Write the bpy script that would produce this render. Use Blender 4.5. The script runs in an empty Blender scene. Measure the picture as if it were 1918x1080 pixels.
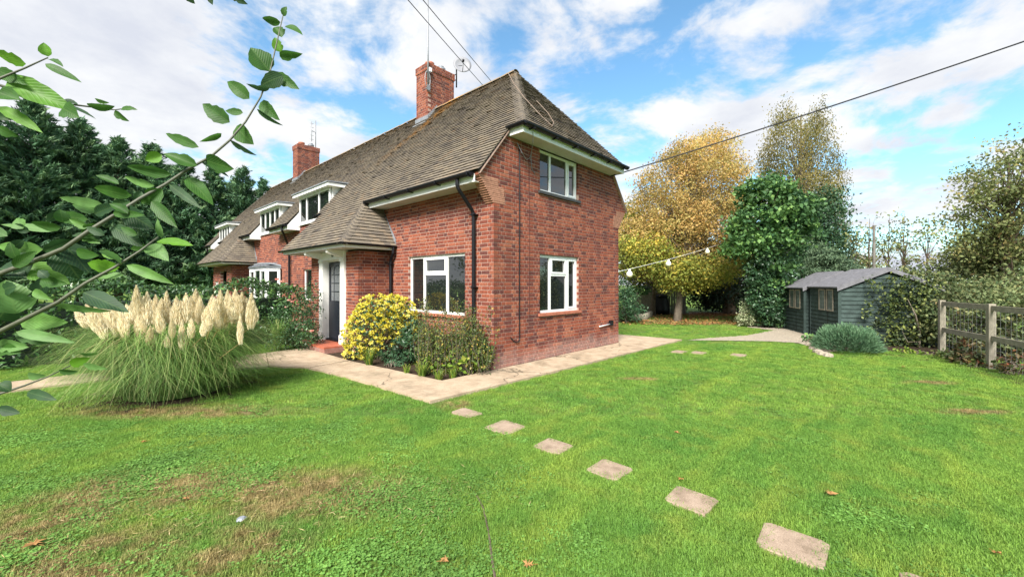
import bpy, math, random
import numpy as np
from mathutils import Matrix, Vector
random.seed(7); RNG = np.random.default_rng(11)
R = math.radians
scene = bpy.context.scene
COL = scene.collection
# ------------------------------------------------------------------ camera
# world axes follow the house: the near brick corner is the origin, the gable wall runs along +x, the front wall along +y
F, CX, HY, YAW, CAMH = 758.0, 959.0, 531.0, R(42.7), 1.617
ca, sa = math.cos(YAW), math.sin(YAW)
CAMX, CAMY = -(7.62*ca - .347*sa), -(7.62*sa + .347*ca)
cam = bpy.data.cameras.new('camera'); camo = bpy.data.objects.new('camera', cam); COL.objects.link(camo)
camo.location = (CAMX, CAMY, CAMH); camo.rotation_euler = (R(90), 0, YAW - R(90))
cam.sensor_width = 36; cam.lens = 36*F/1918; cam.shift_y = (HY-540)/1918
cam.clip_start = .05; cam.clip_end = 3000
scene.camera = camo
def D(px, py, d):                        # pixel + distance along the view axis -> world point
    l = (px-CX)/F*d
    return Vector((CAMX+d*ca+l*sa, CAMY+d*sa-l*ca, CAMH+(HY-py)/F*d))
def G(px, py, z=0.0):                    # pixel -> point on the level plane z
    return D(px, py, F*(CAMH-z)/(py-HY))
def proj(p):
    dx, dy = p[0]-CAMX, p[1]-CAMY
    d = dx*ca+dy*sa; l = dx*sa-dy*ca
    return CX+F*l/d, HY-F*(p[2]-CAMH)/d, d
# ------------------------------------------------------------------ sky, sun, exposure
SUN = Vector((-.80, -.40, .80)).normalized()
world = bpy.data.worlds.new('World'); scene.world = world; world.use_nodes = True
nt = world.node_tree; nt.nodes.clear()
def nd(t, typ, **kw):
    n = t.nodes.new(typ)
    for k, v in kw.items():
        if k == 'inp':
            for kk, vv in v.items(): n.inputs[kk].default_value = vv
        else: setattr(n, k, v)
    return n
def mth(t, op, a, b=None, c=None, clamp=False):
    n = t.nodes.new('ShaderNodeMath'); n.operation = op; n.use_clamp = clamp
    for i, v in enumerate((a, b, c)):
        if v is None: continue
        if isinstance(v, (int, float)): n.inputs[i].default_value = v
        else: t.links.new(v, n.inputs[i])
    return n.outputs[0]
def ramp(t, fac, stops, interp='LINEAR'):
    n = t.nodes.new('ShaderNodeValToRGB'); cr = n.color_ramp; cr.interpolation = interp
    while len(cr.elements) < len(stops): cr.elements.new(.5)
    for e, (p, c) in zip(cr.elements, stops):
        e.position = p; e.color = (*c, 1) if len(c) == 3 else c
    if fac is not None: t.links.new(fac, n.inputs[0])
    return n.outputs[0]
def mix(t, fac, a, b, blend='MIX'):
    n = t.nodes.new('ShaderNodeMix'); n.data_type = 'RGBA'; n.blend_type = blend
    for s, v in ((n.inputs[0], fac), (n.inputs[6], a), (n.inputs[7], b)):
        if isinstance(v, (int, float)): s.default_value = v
        elif isinstance(v, tuple): s.default_value = (*v, 1) if len(v) == 3 else v
        else: t.links.new(v, s)
    return n.outputs[2]
def noise(t, vec, scale, detail=4, rough=.55, out=0, dist=0.0):
    n = t.nodes.new('ShaderNodeTexNoise'); n.inputs['Scale'].default_value = scale
    n.inputs['Detail'].default_value = detail; n.inputs['Roughness'].default_value = rough
    n.inputs['Distortion'].default_value = dist
    if vec is not None: t.links.new(vec, n.inputs['Vector'])
    return n.outputs[out]
sky = nd(nt, 'ShaderNodeTexSky', sky_type='NISHITA', sun_disc=False)
sky.sun_elevation = math.asin(SUN.z); sky.sun_rotation = math.atan2(SUN.x, SUN.y)
sky.air_density = 1.0; sky.dust_density = .3; sky.ozone_density = 2.5
tc = nd(nt, 'ShaderNodeTexCoord')
sep = nd(nt, 'ShaderNodeSeparateXYZ'); nt.links.new(tc.outputs['Generated'], sep.inputs[0])
zz = mth(nt, 'ADD', mth(nt, 'MAXIMUM', sep.outputs[2], 0.0), .22)
cmb = nd(nt, 'ShaderNodeCombineXYZ')
nt.links.new(mth(nt, 'DIVIDE', sep.outputs[0], zz), cmb.inputs[0]); nt.links.new(mth(nt, 'DIVIDE', sep.outputs[1], zz), cmb.inputs[1])
cmb.inputs[2].default_value = 26.1
n1 = noise(nt, cmb.outputs[0], 1.75, 10, .58, dist=.35)
n2 = noise(nt, cmb.outputs[0], 4.6, 7, .62, dist=.3)
leftness = mth(nt, 'ADD', mth(nt, 'MULTIPLY', sep.outputs[0], -.678), mth(nt, 'MULTIPLY', sep.outputs[1], .735))
cov = mth(nt, 'ADD', mth(nt, 'ADD', n1, mth(nt, 'MULTIPLY', n2, .42)), mth(nt, 'MULTIPLY', leftness, .09))
cmask = ramp(nt, cov, [(.555, (0, 0, 0)), (.72, (1, 1, 1))], 'EASE')
n3 = noise(nt, cmb.outputs[0], 1.7, 7, .6)
ccol = ramp(nt, n3, [(.38, (2.65, 2.78, 3.12)), (.62, (3.65, 3.7, 3.75))])
skyc = mix(nt, 1.0, sky.outputs[0], (.76, 1.0, .97), 'MULTIPLY')
bg = nd(nt, 'ShaderNodeBackground'); bg.inputs[1].default_value = .085
wo = nd(nt, 'ShaderNodeOutputWorld')
nt.links.new(mix(nt, cmask, skyc, ccol), bg.inputs[0]); nt.links.new(bg.outputs[0], wo.inputs[0])
sl = bpy.data.lights.new('sun', 'SUN'); sl.energy = 3.0; sl.angle = R(22); sl.color = (1, .95, .87)
so = bpy.data.objects.new('sun', sl); COL.objects.link(so); so.rotation_euler = SUN.to_track_quat('Z', 'Y').to_euler()
so.location = (-8, -6, 14)
vs = scene.view_settings; vs.view_transform = 'Standard'; vs.look = 'None'; vs.gamma = 1; vs.exposure = 1.73
scene.cycles.max_bounces = 6; scene.cycles.diffuse_bounces = 3; scene.cycles.transparent_max_bounces = 8
scene.cycles.use_denoising = True
# ------------------------------------------------------------------ materials
def newmat(name):
    m = bpy.data.materials.new(name); m.use_nodes = True
    t = m.node_tree; b = t.nodes['Principled BSDF']
    return m, t, b
def pos(t): return t.nodes.new('ShaderNodeNewGeometry').outputs['Position']
def objco(t): return t.nodes.new('ShaderNodeTexCoord').outputs['Object']
def attr(t, n='rnd'):
    a = t.nodes.new('ShaderNodeAttribute'); a.attribute_name = n; return a.outputs['Fac']
def bump(t, b, h, strength=.3, dist=.01):
    n = t.nodes.new('ShaderNodeBump'); n.inputs['Strength'].default_value = strength; n.inputs['Distance'].default_value = dist
    t.links.new(h, n.inputs['Height']); t.links.new(n.outputs[0], b.inputs['Normal'])
def plain(name, col, rough=.5, var=.12, scale=8, metal=0.0, spec=.5, bmp=0.0):
    m, t, b = newmat(name); p = pos(t)
    n = noise(t, p, scale, 6, .6)
    lo = tuple(c*(1-var) for c in col); hi = tuple(min(1, c*(1+var)) for c in col)
    t.links.new(ramp(t, n, [(.3, lo), (.7, hi)]), b.inputs['Base Color'])
    b.inputs['Roughness'].default_value = rough; b.inputs['Metallic'].default_value = metal
    b.inputs['Specular IOR Level'].default_value = spec
    if bmp: bump(t, b, noise(t, p, scale*6, 4), bmp)
    return m
M = {}
def mat_brick():
    m, t, b = newmat('brick_red'); p = pos(t); r = attr(t)
    c = ramp(t, r, [(0, (.105, .040, .036)), (.14, (.14, .046, .037)), (.34, (.18, .053, .037)), (.62, (.235, .069, .042)), (.86, (.27, .084, .049)), (1, (.31, .118, .073))])
    n = noise(t, p, 22, 5, .65)
    c = mix(t, 1, c, ramp(t, n, [(.25, (.62, .6, .6)), (.75, (1.3, 1.25, 1.2))]), 'MULTIPLY')
    c = mix(t, 1, c, ramp(t, noise(t, p, .8, 5, .65), [(.3, (.8, .8, .82)), (.7, (1.15, 1.13, 1.1))]), 'MULTIPLY')
    sp = t.nodes.new('ShaderNodeSeparateXYZ'); t.links.new(p, sp.inputs[0])
    low = ramp(t, mth(t, 'ADD', sp.outputs[2], mth(t, 'MULTIPLY', noise(t, p, 2.2, 5), .5)), [(.36, (1, 1, 1)), (.62, (0, 0, 0))])
    c = mix(t, mth(t, 'MULTIPLY', low, mth(t, 'MULTIPLY', noise(t, p, 14, 5), .8)), c, (.44, .31, .27))
    t.links.new(c, b.inputs['Base Color']); b.inputs['Roughness'].default_value = .85; b.inputs['Specular IOR Level'].default_value = .25
    bump(t, b, noise(t, p, 90, 4), .35, .006)
    return m
M['brick'] = mat_brick()
M['mortar'] = plain('mortar', (.37, .26, .215), .95, .25, 9, spec=.1, bmp=.3)
M['creasing'] = plain('creasing_tile', (.37, .19, .13), .9, .3, 14, spec=.1)
def mat_tile():
    m, t, b = newmat('roof_tile_clay'); p = pos(t); r = attr(t)
    c = ramp(t, r, [(0, (.085, .075, .066)), (.1, (.142, .122, .10)), (.5, (.17, .146, .114)), (.9, (.20, .172, .13)), (1, (.19, .142, .10))])
    n = noise(t, p, 1.1, 6, .6)
    c = mix(t, 1, c, ramp(t, n, [(.3, (.85, .84, .86)), (.7, (1.15, 1.12, 1.08))]), 'MULTIPLY')
    sp = t.nodes.new('ShaderNodeSeparateXYZ'); t.links.new(p, sp.inputs[0])
    # lichen washed down from the chimney lead and along the ridge
    y0 = mth(t, 'ADD', mth(t, 'MULTIPLY', sp.outputs[2], -.86), 10.2)
    band = mth(t, 'ABSOLUTE', mth(t, 'SUBTRACT', sp.outputs[1], y0))
    up = mth(t, 'SUBTRACT', 1.0, mth(t, 'MULTIPLY', mth(t, 'SUBTRACT', 7.3, sp.outputs[2]), .42), clamp=True)
    lm = mth(t, 'MULTIPLY', mth(t, 'SUBTRACT', .50, band, clamp=True), up)
    rd = mth(t, 'MULTIPLY', mth(t, 'SUBTRACT', sp.outputs[2], 6.72, clamp=True), 1.1)
    lf = mth(t, 'MULTIPLY', mth(t, 'ADD', mth(t, 'MULTIPLY', lm, 4.5), rd), ramp(t, noise(t, p, 7, 6, .7), [(.42, (0, 0, 0)), (.6, (1, 1, 1))]), clamp=True)
    c = mix(t, mth(t, 'MULTIPLY', lf, .85), c, (.40, .20, .045))
    moss = ramp(t, noise(t, p, 5.5, 6, .75), [(.69, (0, 0, 0)), (.74, (1, 1, 1))])
    c = mix(t, mth(t, 'MULTIPLY', moss, .6), c, (.03, .03, .02))
    pale = ramp(t, noise(t, p, 16, 5, .7), [(.64, (0, 0, 0)), (.72, (1, 1, 1))])
    c = mix(t, mth(t, 'MULTIPLY', pale, .35), c, (.46, .42, .31))
    t.links.new(c, b.inputs['Base Color']); b.inputs['Roughness'].default_value = .85; b.inputs['Specular IOR Level'].default_value = .3
    bump(t, b, noise(t, p, 60, 4), .3, .006)
    return m
M['tile'] = mat_tile()
M['felt'] = plain('roof_underlay', (.02, .018, .016), .95, .1)
M['white'] = plain('white_plastic', (.80, .81, .81), .32, .04, 3)
M['paint'] = plain('white_paint', (.82, .82, .80), .45, .08, 5)
M['soffit'] = plain('soffit_board', (.50, .50, .47), .6, .1, 4)
M['black'] = plain('black_plastic', (.007, .007, .010), .45, .2, 6, spec=.3)
M['lead'] = plain('lead_sheet', (.24, .26, .29), .5, .25, 5, metal=.3)
M['metal'] = plain('galvanised_metal', (.26, .27, .29), .5, .15, 9, metal=.5)
M['door'] = plain('door_black', (.010, .013, .020), .3, .2, 6)
M['redtile'] = plain('red_quarry_tile', (.36, .10, .055), .5, .2, 7)
M['sillbrick'] = plain('red_sill', (.38, .13, .08), .7, .2, 12)
M['slate'] = plain('dark_sill', (.05, .05, .05), .6, .2, 12)
def mat_glass():
    m, t, b = newmat('window_glass')
    b.inputs['Base Color'].default_value = (.012, .015, .014, 1); b.inputs['Roughness'].default_value = .02
    b.inputs['Specular IOR Level'].default_value = 1.0; b.inputs['Coat Weight'].default_value = .5; b.inputs['Coat Roughness'].default_value = .01
    bump(t, b, noise(t, pos(t), 1.6, 2), .05, .02)
    return m
M['glass'] = mat_glass()
def mat_concrete():
    m, t, b = newmat('concrete_slab'); p = pos(t)
    n = noise(t, p, 3.2, 8, .68); n2_ = noise(t, p, 110, 3, .6)
    c = ramp(t, n, [(.28, (.27, .20, .135)), (.5, (.40, .31, .22)), (.72, (.50, .40, .29))])
    c = mix(t, 1, c, ramp(t, n2_, [(.3, (.72, .72, .72)), (.7, (1.22, 1.22, 1.22))]), 'MULTIPLY')
    c = mix(t, ramp(t, noise(t, p, 1.3, 8, .75), [(.52, (0, 0, 0)), (.66, (.7, .7, .7))]), c, (.19, .155, .105))
    vo = t.nodes.new('ShaderNodeTexVoronoi'); vo.feature = 'DISTANCE_TO_EDGE'; vo.inputs['Scale'].default_value = .75; vd = t.nodes.new('ShaderNodeVectorMath'); vd.operation = 'ADD'; t.links.new(p, vd.inputs[0]); t.links.new(mix(t, 1.0, (.5, .5, .5), noise(t, p, 3.0, 4, .6, 1), 'MULTIPLY'), vd.inputs[1]); t.links.new(vd.outputs[0], vo.inputs['Vector'])
    crk = ramp(t, vo.outputs['Distance'], [(.006, (1, 1, 1)), (.014, (0, 0, 0))]); c = mix(t, mth(t, 'MULTIPLY', crk, ramp(t, noise(t, p, .8, 3), [(.5, (0, 0, 0)), (.56, (.8, .8, .8))])), c, (.07, .06, .04))
    t.links.new(c, b.inputs['Base Color']); b.inputs['Roughness'].default_value = .92; b.inputs['Specular IOR Level'].default_value = .2
    bump(t, b, n2_, .4, .006)
    return m
M['concrete'] = mat_concrete()
def mat_stone():
    m, t, b = newmat('stepping_slab'); p = pos(t)
    n2_ = noise(t, p, 130, 3, .65)
    c = ramp(t, noise(t, p, 7, 8, .65), [(.3, (.20, .15, .105)), (.5, (.31, .235, .175)), (.72, (.39, .30, .23))])
    c = mix(t, 1, c, ramp(t, n2_, [(.32, (.7, .7, .7)), (.7, (1.25, 1.25, 1.25))]), 'MULTIPLY')
    t.links.new(c, b.inputs['Base Color']); b.inputs['Roughness'].default_value = .95; b.inputs['Specular IOR Level'].default_value = .2
    bump(t, b, n2_, .4, .005)
    return m
M['stone'] = mat_stone()
M['soil'] = plain('soil', (.045, .032, .022), .95, .4, 14, spec=.1, bmp=.6)
M['gravel'] = plain('gravel', (.30, .26, .205), .9, .3, 30, spec=.2, bmp=.4)
# lawn colour comes from the worn, weedy and lush places of the lawn, by world position
BROWN = [(G(580, 915), .8, .45), (G(300, 905), .8, .4), (G(90, 960), .55, .5), (G(170, 1040), .55, .4), (G(450, 1020), .4, .3), (G(1195, 705), .35, .12), (G(1745, 712), .45, .14), (G(1820, 765), .5, .12),
         (G(330, 765), 1.5, .35), (G(1350, 603), 3.2, .9), (G(1230, 600), 2.6, 1.0), (G(850, 752), .25, .2)]
def lawn_colour(t, bright=1.0):
    p = pos(t)
    k = lambda c: tuple(x*bright for x in c)
    big = noise(t, p, .55, 5, .6); mid = noise(t, p, 2.6, 6, .65)
    c = mix(t, ramp(t, big, [(.35, (0, 0, 0)), (.65, (1, 1, 1))]), k((.088, .195, .036)), k((.155, .255, .045)))
    c = mix(t, ramp(t, mid, [(.5, (0, 0, 0)), (.75, (.8, .8, .8))]), c, k((.215, .255, .05)))
    mp = t.nodes.new('ShaderNodeMapping'); mp.inputs['Rotation'].default_value = (0, 0, R(-22)); mp.inputs['Scale'].default_value = (.35, 2.0, 1)
    t.links.new(p, mp.inputs[0])
    c = mix(t, ramp(t, noise(t, mp.outputs[0], 1.0, 5, .6), [(.52, (0, 0, 0)), (.68, (.75, .75, .75))]), c, k((.20, .28, .048)))
    tot = None
    for cpt, rx, ry in BROWN:
        # ellipses lie along the view so that they read as in the photo
        m1 = t.nodes.new('ShaderNodeMapping'); m1.vector_type = 'TEXTURE'
        m1.inputs['Location'].default_value = (cpt.x, cpt.y, 0); m1.inputs['Rotation'].default_value = (0, 0, YAW - R(90)); m1.inputs['Scale'].default_value = (rx, ry, 50)
        t.links.new(p, m1.inputs[0])
        ln = t.nodes.new('ShaderNodeVectorMath'); ln.operation = 'LENGTH'; t.links.new(m1.outputs[0], ln.inputs[0])
        v = mth(t, 'SUBTRACT', 1.25, ln.outputs['Value'], clamp=True)
        tot = v if tot is None else mth(t, 'MAXIMUM', tot, v)
    bn = mth(t, 'MULTIPLY', tot, ramp(t, noise(t, p, 3.3, 7, .7), [(.36, (0, 0, 0)), (.58, (1.6, 1.6, 1.6))]), clamp=True)
    straw = ramp(t, noise(t, p, 9, 5, .7), [(.32, k((.10, .078, .035))), (.5, k((.225, .18, .08))), (.7, k((.33, .26, .14)))])
    return mix(t, bn, c, straw), bn, p
def mat_lawn_soil():
    m, t, b = newmat('lawn_turf'); c, bn, p = lawn_colour(t, .9)
    t.links.new(mix(t, mth(t, 'MULTIPLY', noise(t, p, 26, 5, .7), .55), c, (.06, .055, .02)), b.inputs['Base Color'])
    b.inputs['Roughness'].default_value = .95; b.inputs['Specular IOR Level'].default_value = .1
    bump(t, b, noise(t, p, 70, 4, .7), .8, .02)
    return m
def mat_blade():
    m, t, b = newmat('grass_blade'); c, bn, p = lawn_colour(t, 1.45)
    oi = t.nodes.new('ShaderNodeObjectInfo').outputs['Random']
    c = mix(t, 1, c, ramp(t, oi, [(0, (.62, .7, .6)), (1, (1.35, 1.3, 1.2))]), 'MULTIPLY')
    t.links.new(c, b.inputs['Base Color']); b.inputs['Roughness'].default_value = .55; b.inputs['Specular IOR Level'].default_value = .25
    tr = t.nodes.new('ShaderNodeBsdfTranslucent'); t.links.new(c, tr.inputs[0])
    ms = t.nodes.new('ShaderNodeMixShader'); ms.inputs[0].default_value = .35
    t.links.new(b.outputs[0], ms.inputs[1]); t.links.new(tr.outputs[0], ms.inputs[2]); t.links.new(ms.outputs[0], t.nodes['Material Output'].inputs[0])
    return m
M['lawn'] = mat_lawn_soil(); M['blade'] = mat_blade()
def leafmat(name, stops, rough=.5, trans=.3, spec=.35, noise_scale=1.2, vary=.3, gain=1.3):
    m, t, b = newmat(name); r = attr(t); p = pos(t)
    c = ramp(t, r, [(q, tuple(min(.85, x*gain) for x in w)) for q, w in stops])
    c = mix(t, 1, c, ramp(t, noise(t, p, noise_scale, 3), [(.3, (1-vary,)*3), (.7, (1+vary,)*3)]), 'MULTIPLY')
    t.links.new(c, b.inputs['Base Color']); b.inputs['Roughness'].default_value = rough; b.inputs['Specular IOR Level'].default_value = spec
    if trans:
        tr = t.nodes.new('ShaderNodeBsdfTranslucent'); t.links.new(c, tr.inputs[0])
        ms = t.nodes.new('ShaderNodeMixShader'); ms.inputs[0].default_value = trans
        t.links.new(b.outputs[0], ms.inputs[1]); t.links.new(tr.outputs[0], ms.inputs[2]); t.links.new(ms.outputs[0], t.nodes['Material Output'].inputs[0])
    return m
M['bark'] = plain('bark', (.11, .085, .065), .95, .4, 10, spec=.1, bmp=.8)
M['palebark'] = plain('pale_bark', (.17, .145, .115), .9, .35, 9, spec=.1, bmp=.5)
M['twig'] = plain('twig', (.12, .10, .075), .8, .3, 20, spec=.2)
M['wood'] = plain('weathered_wood', (.27, .245, .195), .85, .25, 11, spec=.15, bmp=.4)
M['greywood'] = plain('grey_fence_wood', (.17, .16, .145), .9, .3, 8, spec=.15, bmp=.4)
M['shedgreen'] = plain('shed_green_stain', (.040, .062, .057), .75, .35, 5, spec=.2, bmp=.4)
M['shedfelt'] = plain('shed_roof_felt', (.15, .15, .165), .9, .25, 9, spec=.2, bmp=.3)
# ------------------------------------------------------------------ building blocks
class MB:
    def __init__(s): s.v = []; s.f = []; s.r = []
    def quad(s, a, b, c, d, r=.5):
        i = len(s.v); s.v += [tuple(a), tuple(b), tuple(c), tuple(d)]; s.f.append((i, i+1, i+2, i+3)); s.r.append(r)
    def poly(s, pts, r=.5):
        i = len(s.v); s.v += [tuple(p) for p in pts]; s.f.append(tuple(range(i, i+len(pts)))); s.r.append(r)
    def box(s, x0, x1, y0, y1, z0, z1, r=.5):
        s.obox(Vector((x0, y0, z0)), Vector((x1-x0, 0, 0)), Vector((0, y1-y0, 0)), Vector((0, 0, z1-z0)), r); return s
    def obox(s, o, a, b, c, r=.5):
        i = len(s.v); o, a, b, c = Vector(o), Vector(a), Vector(b), Vector(c)
        s.v += [tuple(p) for p in (o, o+a, o+a+b, o+b, o+c, o+a+c, o+a+b+c, o+b+c)]
        fs = ((0, 3, 2, 1), (4, 5, 6, 7), (0, 1, 5, 4), (1, 2, 6, 5), (2, 3, 7, 6), (3, 0, 4, 7))
        if a.cross(b).dot(c) < 0: fs = tuple(tuple(reversed(f)) for f in fs)
        for f in fs: s.f.append(tuple(i+k for k in f)); s.r.append(r)
        return s
    def prism(s, pts, d, r=.5):            # flat polygon pushed along vector d
        i = len(s.v); n = len(pts); d = Vector(d)
        s.v += [tuple(p) for p in pts] + [tuple(Vector(p)+d) for p in pts]
        s.f += [tuple(range(i, i+n)), tuple(range(i+2*n-1, i+n-1, -1))]; s.r += [r, r]
        for k in range(n):
            k2 = (k+1) % n; s.f.append((i+k2, i+k, i+n+k, i+n+k2)); s.r.append(r)
        return s
    def tube(s, pts, rad, n=8, r=.5, cap=True):
        pts = [Vector(p) for p in pts]; rad = rad if isinstance(rad, (list, tuple)) else [rad]*len(pts)
        base = len(s.v); ref = None
        for k, p in enumerate(pts):
            t = (pts[min(k+1, len(pts)-1)]-pts[max(k-1, 0)]).normalized()
            if ref is None: ref = Vector((0, 0, 1)) if abs(t.z) < .9 else Vector((1, 0, 0))
            u = ref - t*ref.dot(t); u = u.normalized() if u.length > 1e-6 else t.orthogonal().normalized()
            ref = u; w = t.cross(u)
            for j in range(n):
                a = 2*math.pi*j/n; s.v.append(tuple(p+(u*math.cos(a)+w*math.sin(a))*rad[k]))
        for k in range(len(pts)-1):
            for j in range(n):
                j2 = (j+1) % n; a = base+k*n
                s.f.append((a+j, a+j2, a+n+j2, a+n+j)); s.r.append(r)
        if cap:
            s.f.append(tuple(base+j for j in reversed(range(n)))); s.r.append(r)
            e = base+(len(pts)-1)*n; s.f.append(tuple(e+j for j in range(n))); s.r.append(r)
        return s
    def lathe(s, c, prof, n=12, r=.5, axis=None):
        c = Vector(c); base = len(s.v); q = axis.to_track_quat('Z', 'Y') if axis else None
        for rr, z in prof:
            for j in range(n):
                a = 2*math.pi*j/n; p = Vector((rr*math.cos(a), rr*math.sin(a), z))
                s.v.append(tuple(c+(q @ p if q else p)))
        for k in range(len(prof)-1):
            for j in range(n):
                j2 = (j+1) % n; a = base+k*n; s.f.append((a+j, a+j2, a+n+j2, a+n+j)); s.r.append(r)
        s.f.append(tuple(base+j for j in reversed(range(n)))); s.r.append(r)
        e = base+(len(prof)-1)*n; s.f.append(tuple(e+j for j in range(n))); s.r.append(r)
        return s
    def halfpipe(s, p0, p1, rad=.055, n=7, th=.006):
        p0, p1 = Vector(p0), Vector(p1); t = (p1-p0).normalized(); w = t.cross(Vector((0, 0, 1))).normalized()
        for rr, flip in ((rad, 1), (rad-th, 0)):
            i = len(s.v)
            for p in (p0, p1):
                for j in range(n+1):
                    a = math.pi*j/n; s.v.append(tuple(p+w*math.cos(a)*rr-Vector((0, 0, 1))*math.sin(a)*rr))
            for j in range(n):
                f = (i+j, i+j+1, i+n+2+j, i+n+1+j); s.f.append(f if flip else tuple(reversed(f))); s.r.append(.5)
        for p in (p0, p1):
            s.poly([p+w*math.cos(math.pi*j/n)*rad-Vector((0, 0, 1))*math.sin(math.pi*j/n)*rad for j in range(n+1)])
        return s
    def mesh(s, name, smooth=False):
        me = bpy.data.meshes.new(name); me.from_pydata(s.v, [], s.f)
        a = me.attributes.new('rnd', 'FLOAT', 'FACE'); a.data.foreach_set('value', s.r)
        if smooth: me.polygons.foreach_set('use_smooth', [True]*len(me.polygons))
        me.update(); return me
def tag(o, label=None, cat=None, group=None, kind=None):
    if label: o['label'] = label
    if cat: o['category'] = cat
    if group: o['group'] = group
    if kind: o['kind'] = kind
    return o
def root(name, label, cat, loc=(0, 0, 0), group=None, kind=None):
    o = bpy.data.objects.new(name, None); COL.objects.link(o); o.location = loc; o.empty_display_size = .2
    return tag(o, label, cat, group, kind)
def put(name, me, mat, parent=None, mw=None):
    o = bpy.data.objects.new(name, me); COL.objects.link(o)
    if mat is not None and not me.materials: me.materials.append(M[mat] if isinstance(mat, str) else mat)
    if parent is not None:
        o.parent = parent
        if parent.type == 'EMPTY': o.matrix_parent_inverse = Matrix.LocRotScale(parent.location, parent.rotation_euler, parent.scale).inverted()
    if mw is not None: o.matrix_basis = mw
    return o
def part(name, mb, mat, parent=None, smooth=False):
    return put(name, mb.mesh(name, smooth), mat, parent)
def frame4(o, u, v, n):                   # matrix from an origin and three axes
    return Matrix(((u[0], v[0], n[0], o[0]), (u[1], v[1], n[1], o[1]), (u[2], v[2], n[2], o[2]), (0, 0, 0, 1)))
def mesh_np(name, V, FACES, rnd, k):      # V (n,3), FACES (m,k)
    me = bpy.data.meshes.new(name); m = len(FACES)
    me.vertices.add(len(V)); me.vertices.foreach_set('co', np.asarray(V, np.float32).ravel())
    me.loops.add(m*k); me.loops.foreach_set('vertex_index', np.asarray(FACES, np.int32).ravel())
    me.polygons.add(m); me.polygons.foreach_set('loop_start', np.arange(0, m*k, k, dtype=np.int32))
    a = me.attributes.new('rnd', 'FLOAT', 'FACE'); a.data.foreach_set('value', np.asarray(rnd, np.float32))
    me.update(calc_edges=True); me.validate(); return me
def unit(a): return a/np.maximum(np.linalg.norm(a, axis=1, keepdims=True), 1e-9)
def leaf_mesh(name, C, length, width=.5, axis=None, up=.35, rnd=None, fold=.25):
    n = len(C); C = np.asarray(C, float); L = np.broadcast_to(np.asarray(length, float), (n,))[:, None]
    ax = unit(RNG.normal(size=(n, 3))) if axis is None else unit(axis)
    nr = RNG.normal(size=(n, 3)); nr[:, 2] += up*3
    sd = unit(np.cross(ax, nr)); nn = np.cross(sd, ax)
    w = L*width*.5
    b = C-ax*L*.5; t = C+ax*L*.5
    l = C-ax*L*.06-sd*w+nn*w*fold; r = C-ax*L*.06+sd*w+nn*w*fold
    V = np.stack([b, r, t, l], 1).reshape(-1, 3)
    i = np.arange(n)[:, None]*4
    FA = np.concatenate([i+np.array([[0, 1, 2]]), i+np.array([[0, 2, 3]])], 1).reshape(-1, 3)
    rr = RNG.random(n) if rnd is None else rnd
    return mesh_np(name, V, FA, np.repeat(rr, 2), 3)
def ell(px, py, rx, ry, d, rd=None):      # an ellipsoid of crown at a distance, sized from its outline
    c = D(px, py, d); k = d/F
    return (c, rx*k, (rd if rd else rx*k), ry*k)
FW = np.array([ca, sa, 0]); RT = np.array([sa, -ca, 0]); UP = np.array([0, 0, 1.])
def in_blobs(blobs, n, shell=.5):
    vol = np.array([b[1]*b[2]*b[3] for b in blobs])**.8; vol /= vol.sum()
    idx = RNG.choice(len(blobs), n, p=vol); d = unit(RNG.normal(size=(n, 3))); r = RNG.random(n)**(1/3*(1-shell)+.02)
    P = np.empty((n, 3))
    for k, b in enumerate(blobs):
        s = idx == k; q = d[s]*r[s][:, None]
        P[s] = np.array(b[0])+q[:, :1]*b[1]*RT+q[:, 1:2]*b[2]*FW+q[:, 2:]*b[3]*UP
    return P
# ================================================================== setting
def sheet(name, pts, z, mat, kind='structure'):
    m = MB(); m.poly([(x, y, z) for x, y in pts]); o = part(name, m, mat); tag(o, kind=kind); return o
LZ = -.045                                                     # lawn soil level; paving is level 0
g = MB()
for i in range(-6, 7):
    for j in range(-6, 7):
        a, b = i*60, j*60
        if (i, j) == (0, 0): continue
        g.quad((a-30, b-30, LZ-.012), (a+30, b-30, LZ-.012), (a+30, b+30, LZ-.012), (a-30, b+30, LZ-.012))
g.quad((-30, -30, LZ), (30, -30, LZ), (30, 30, LZ), (-30, 30, LZ))
tag(part('ground', g, 'lawn'), kind='structure')
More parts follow.
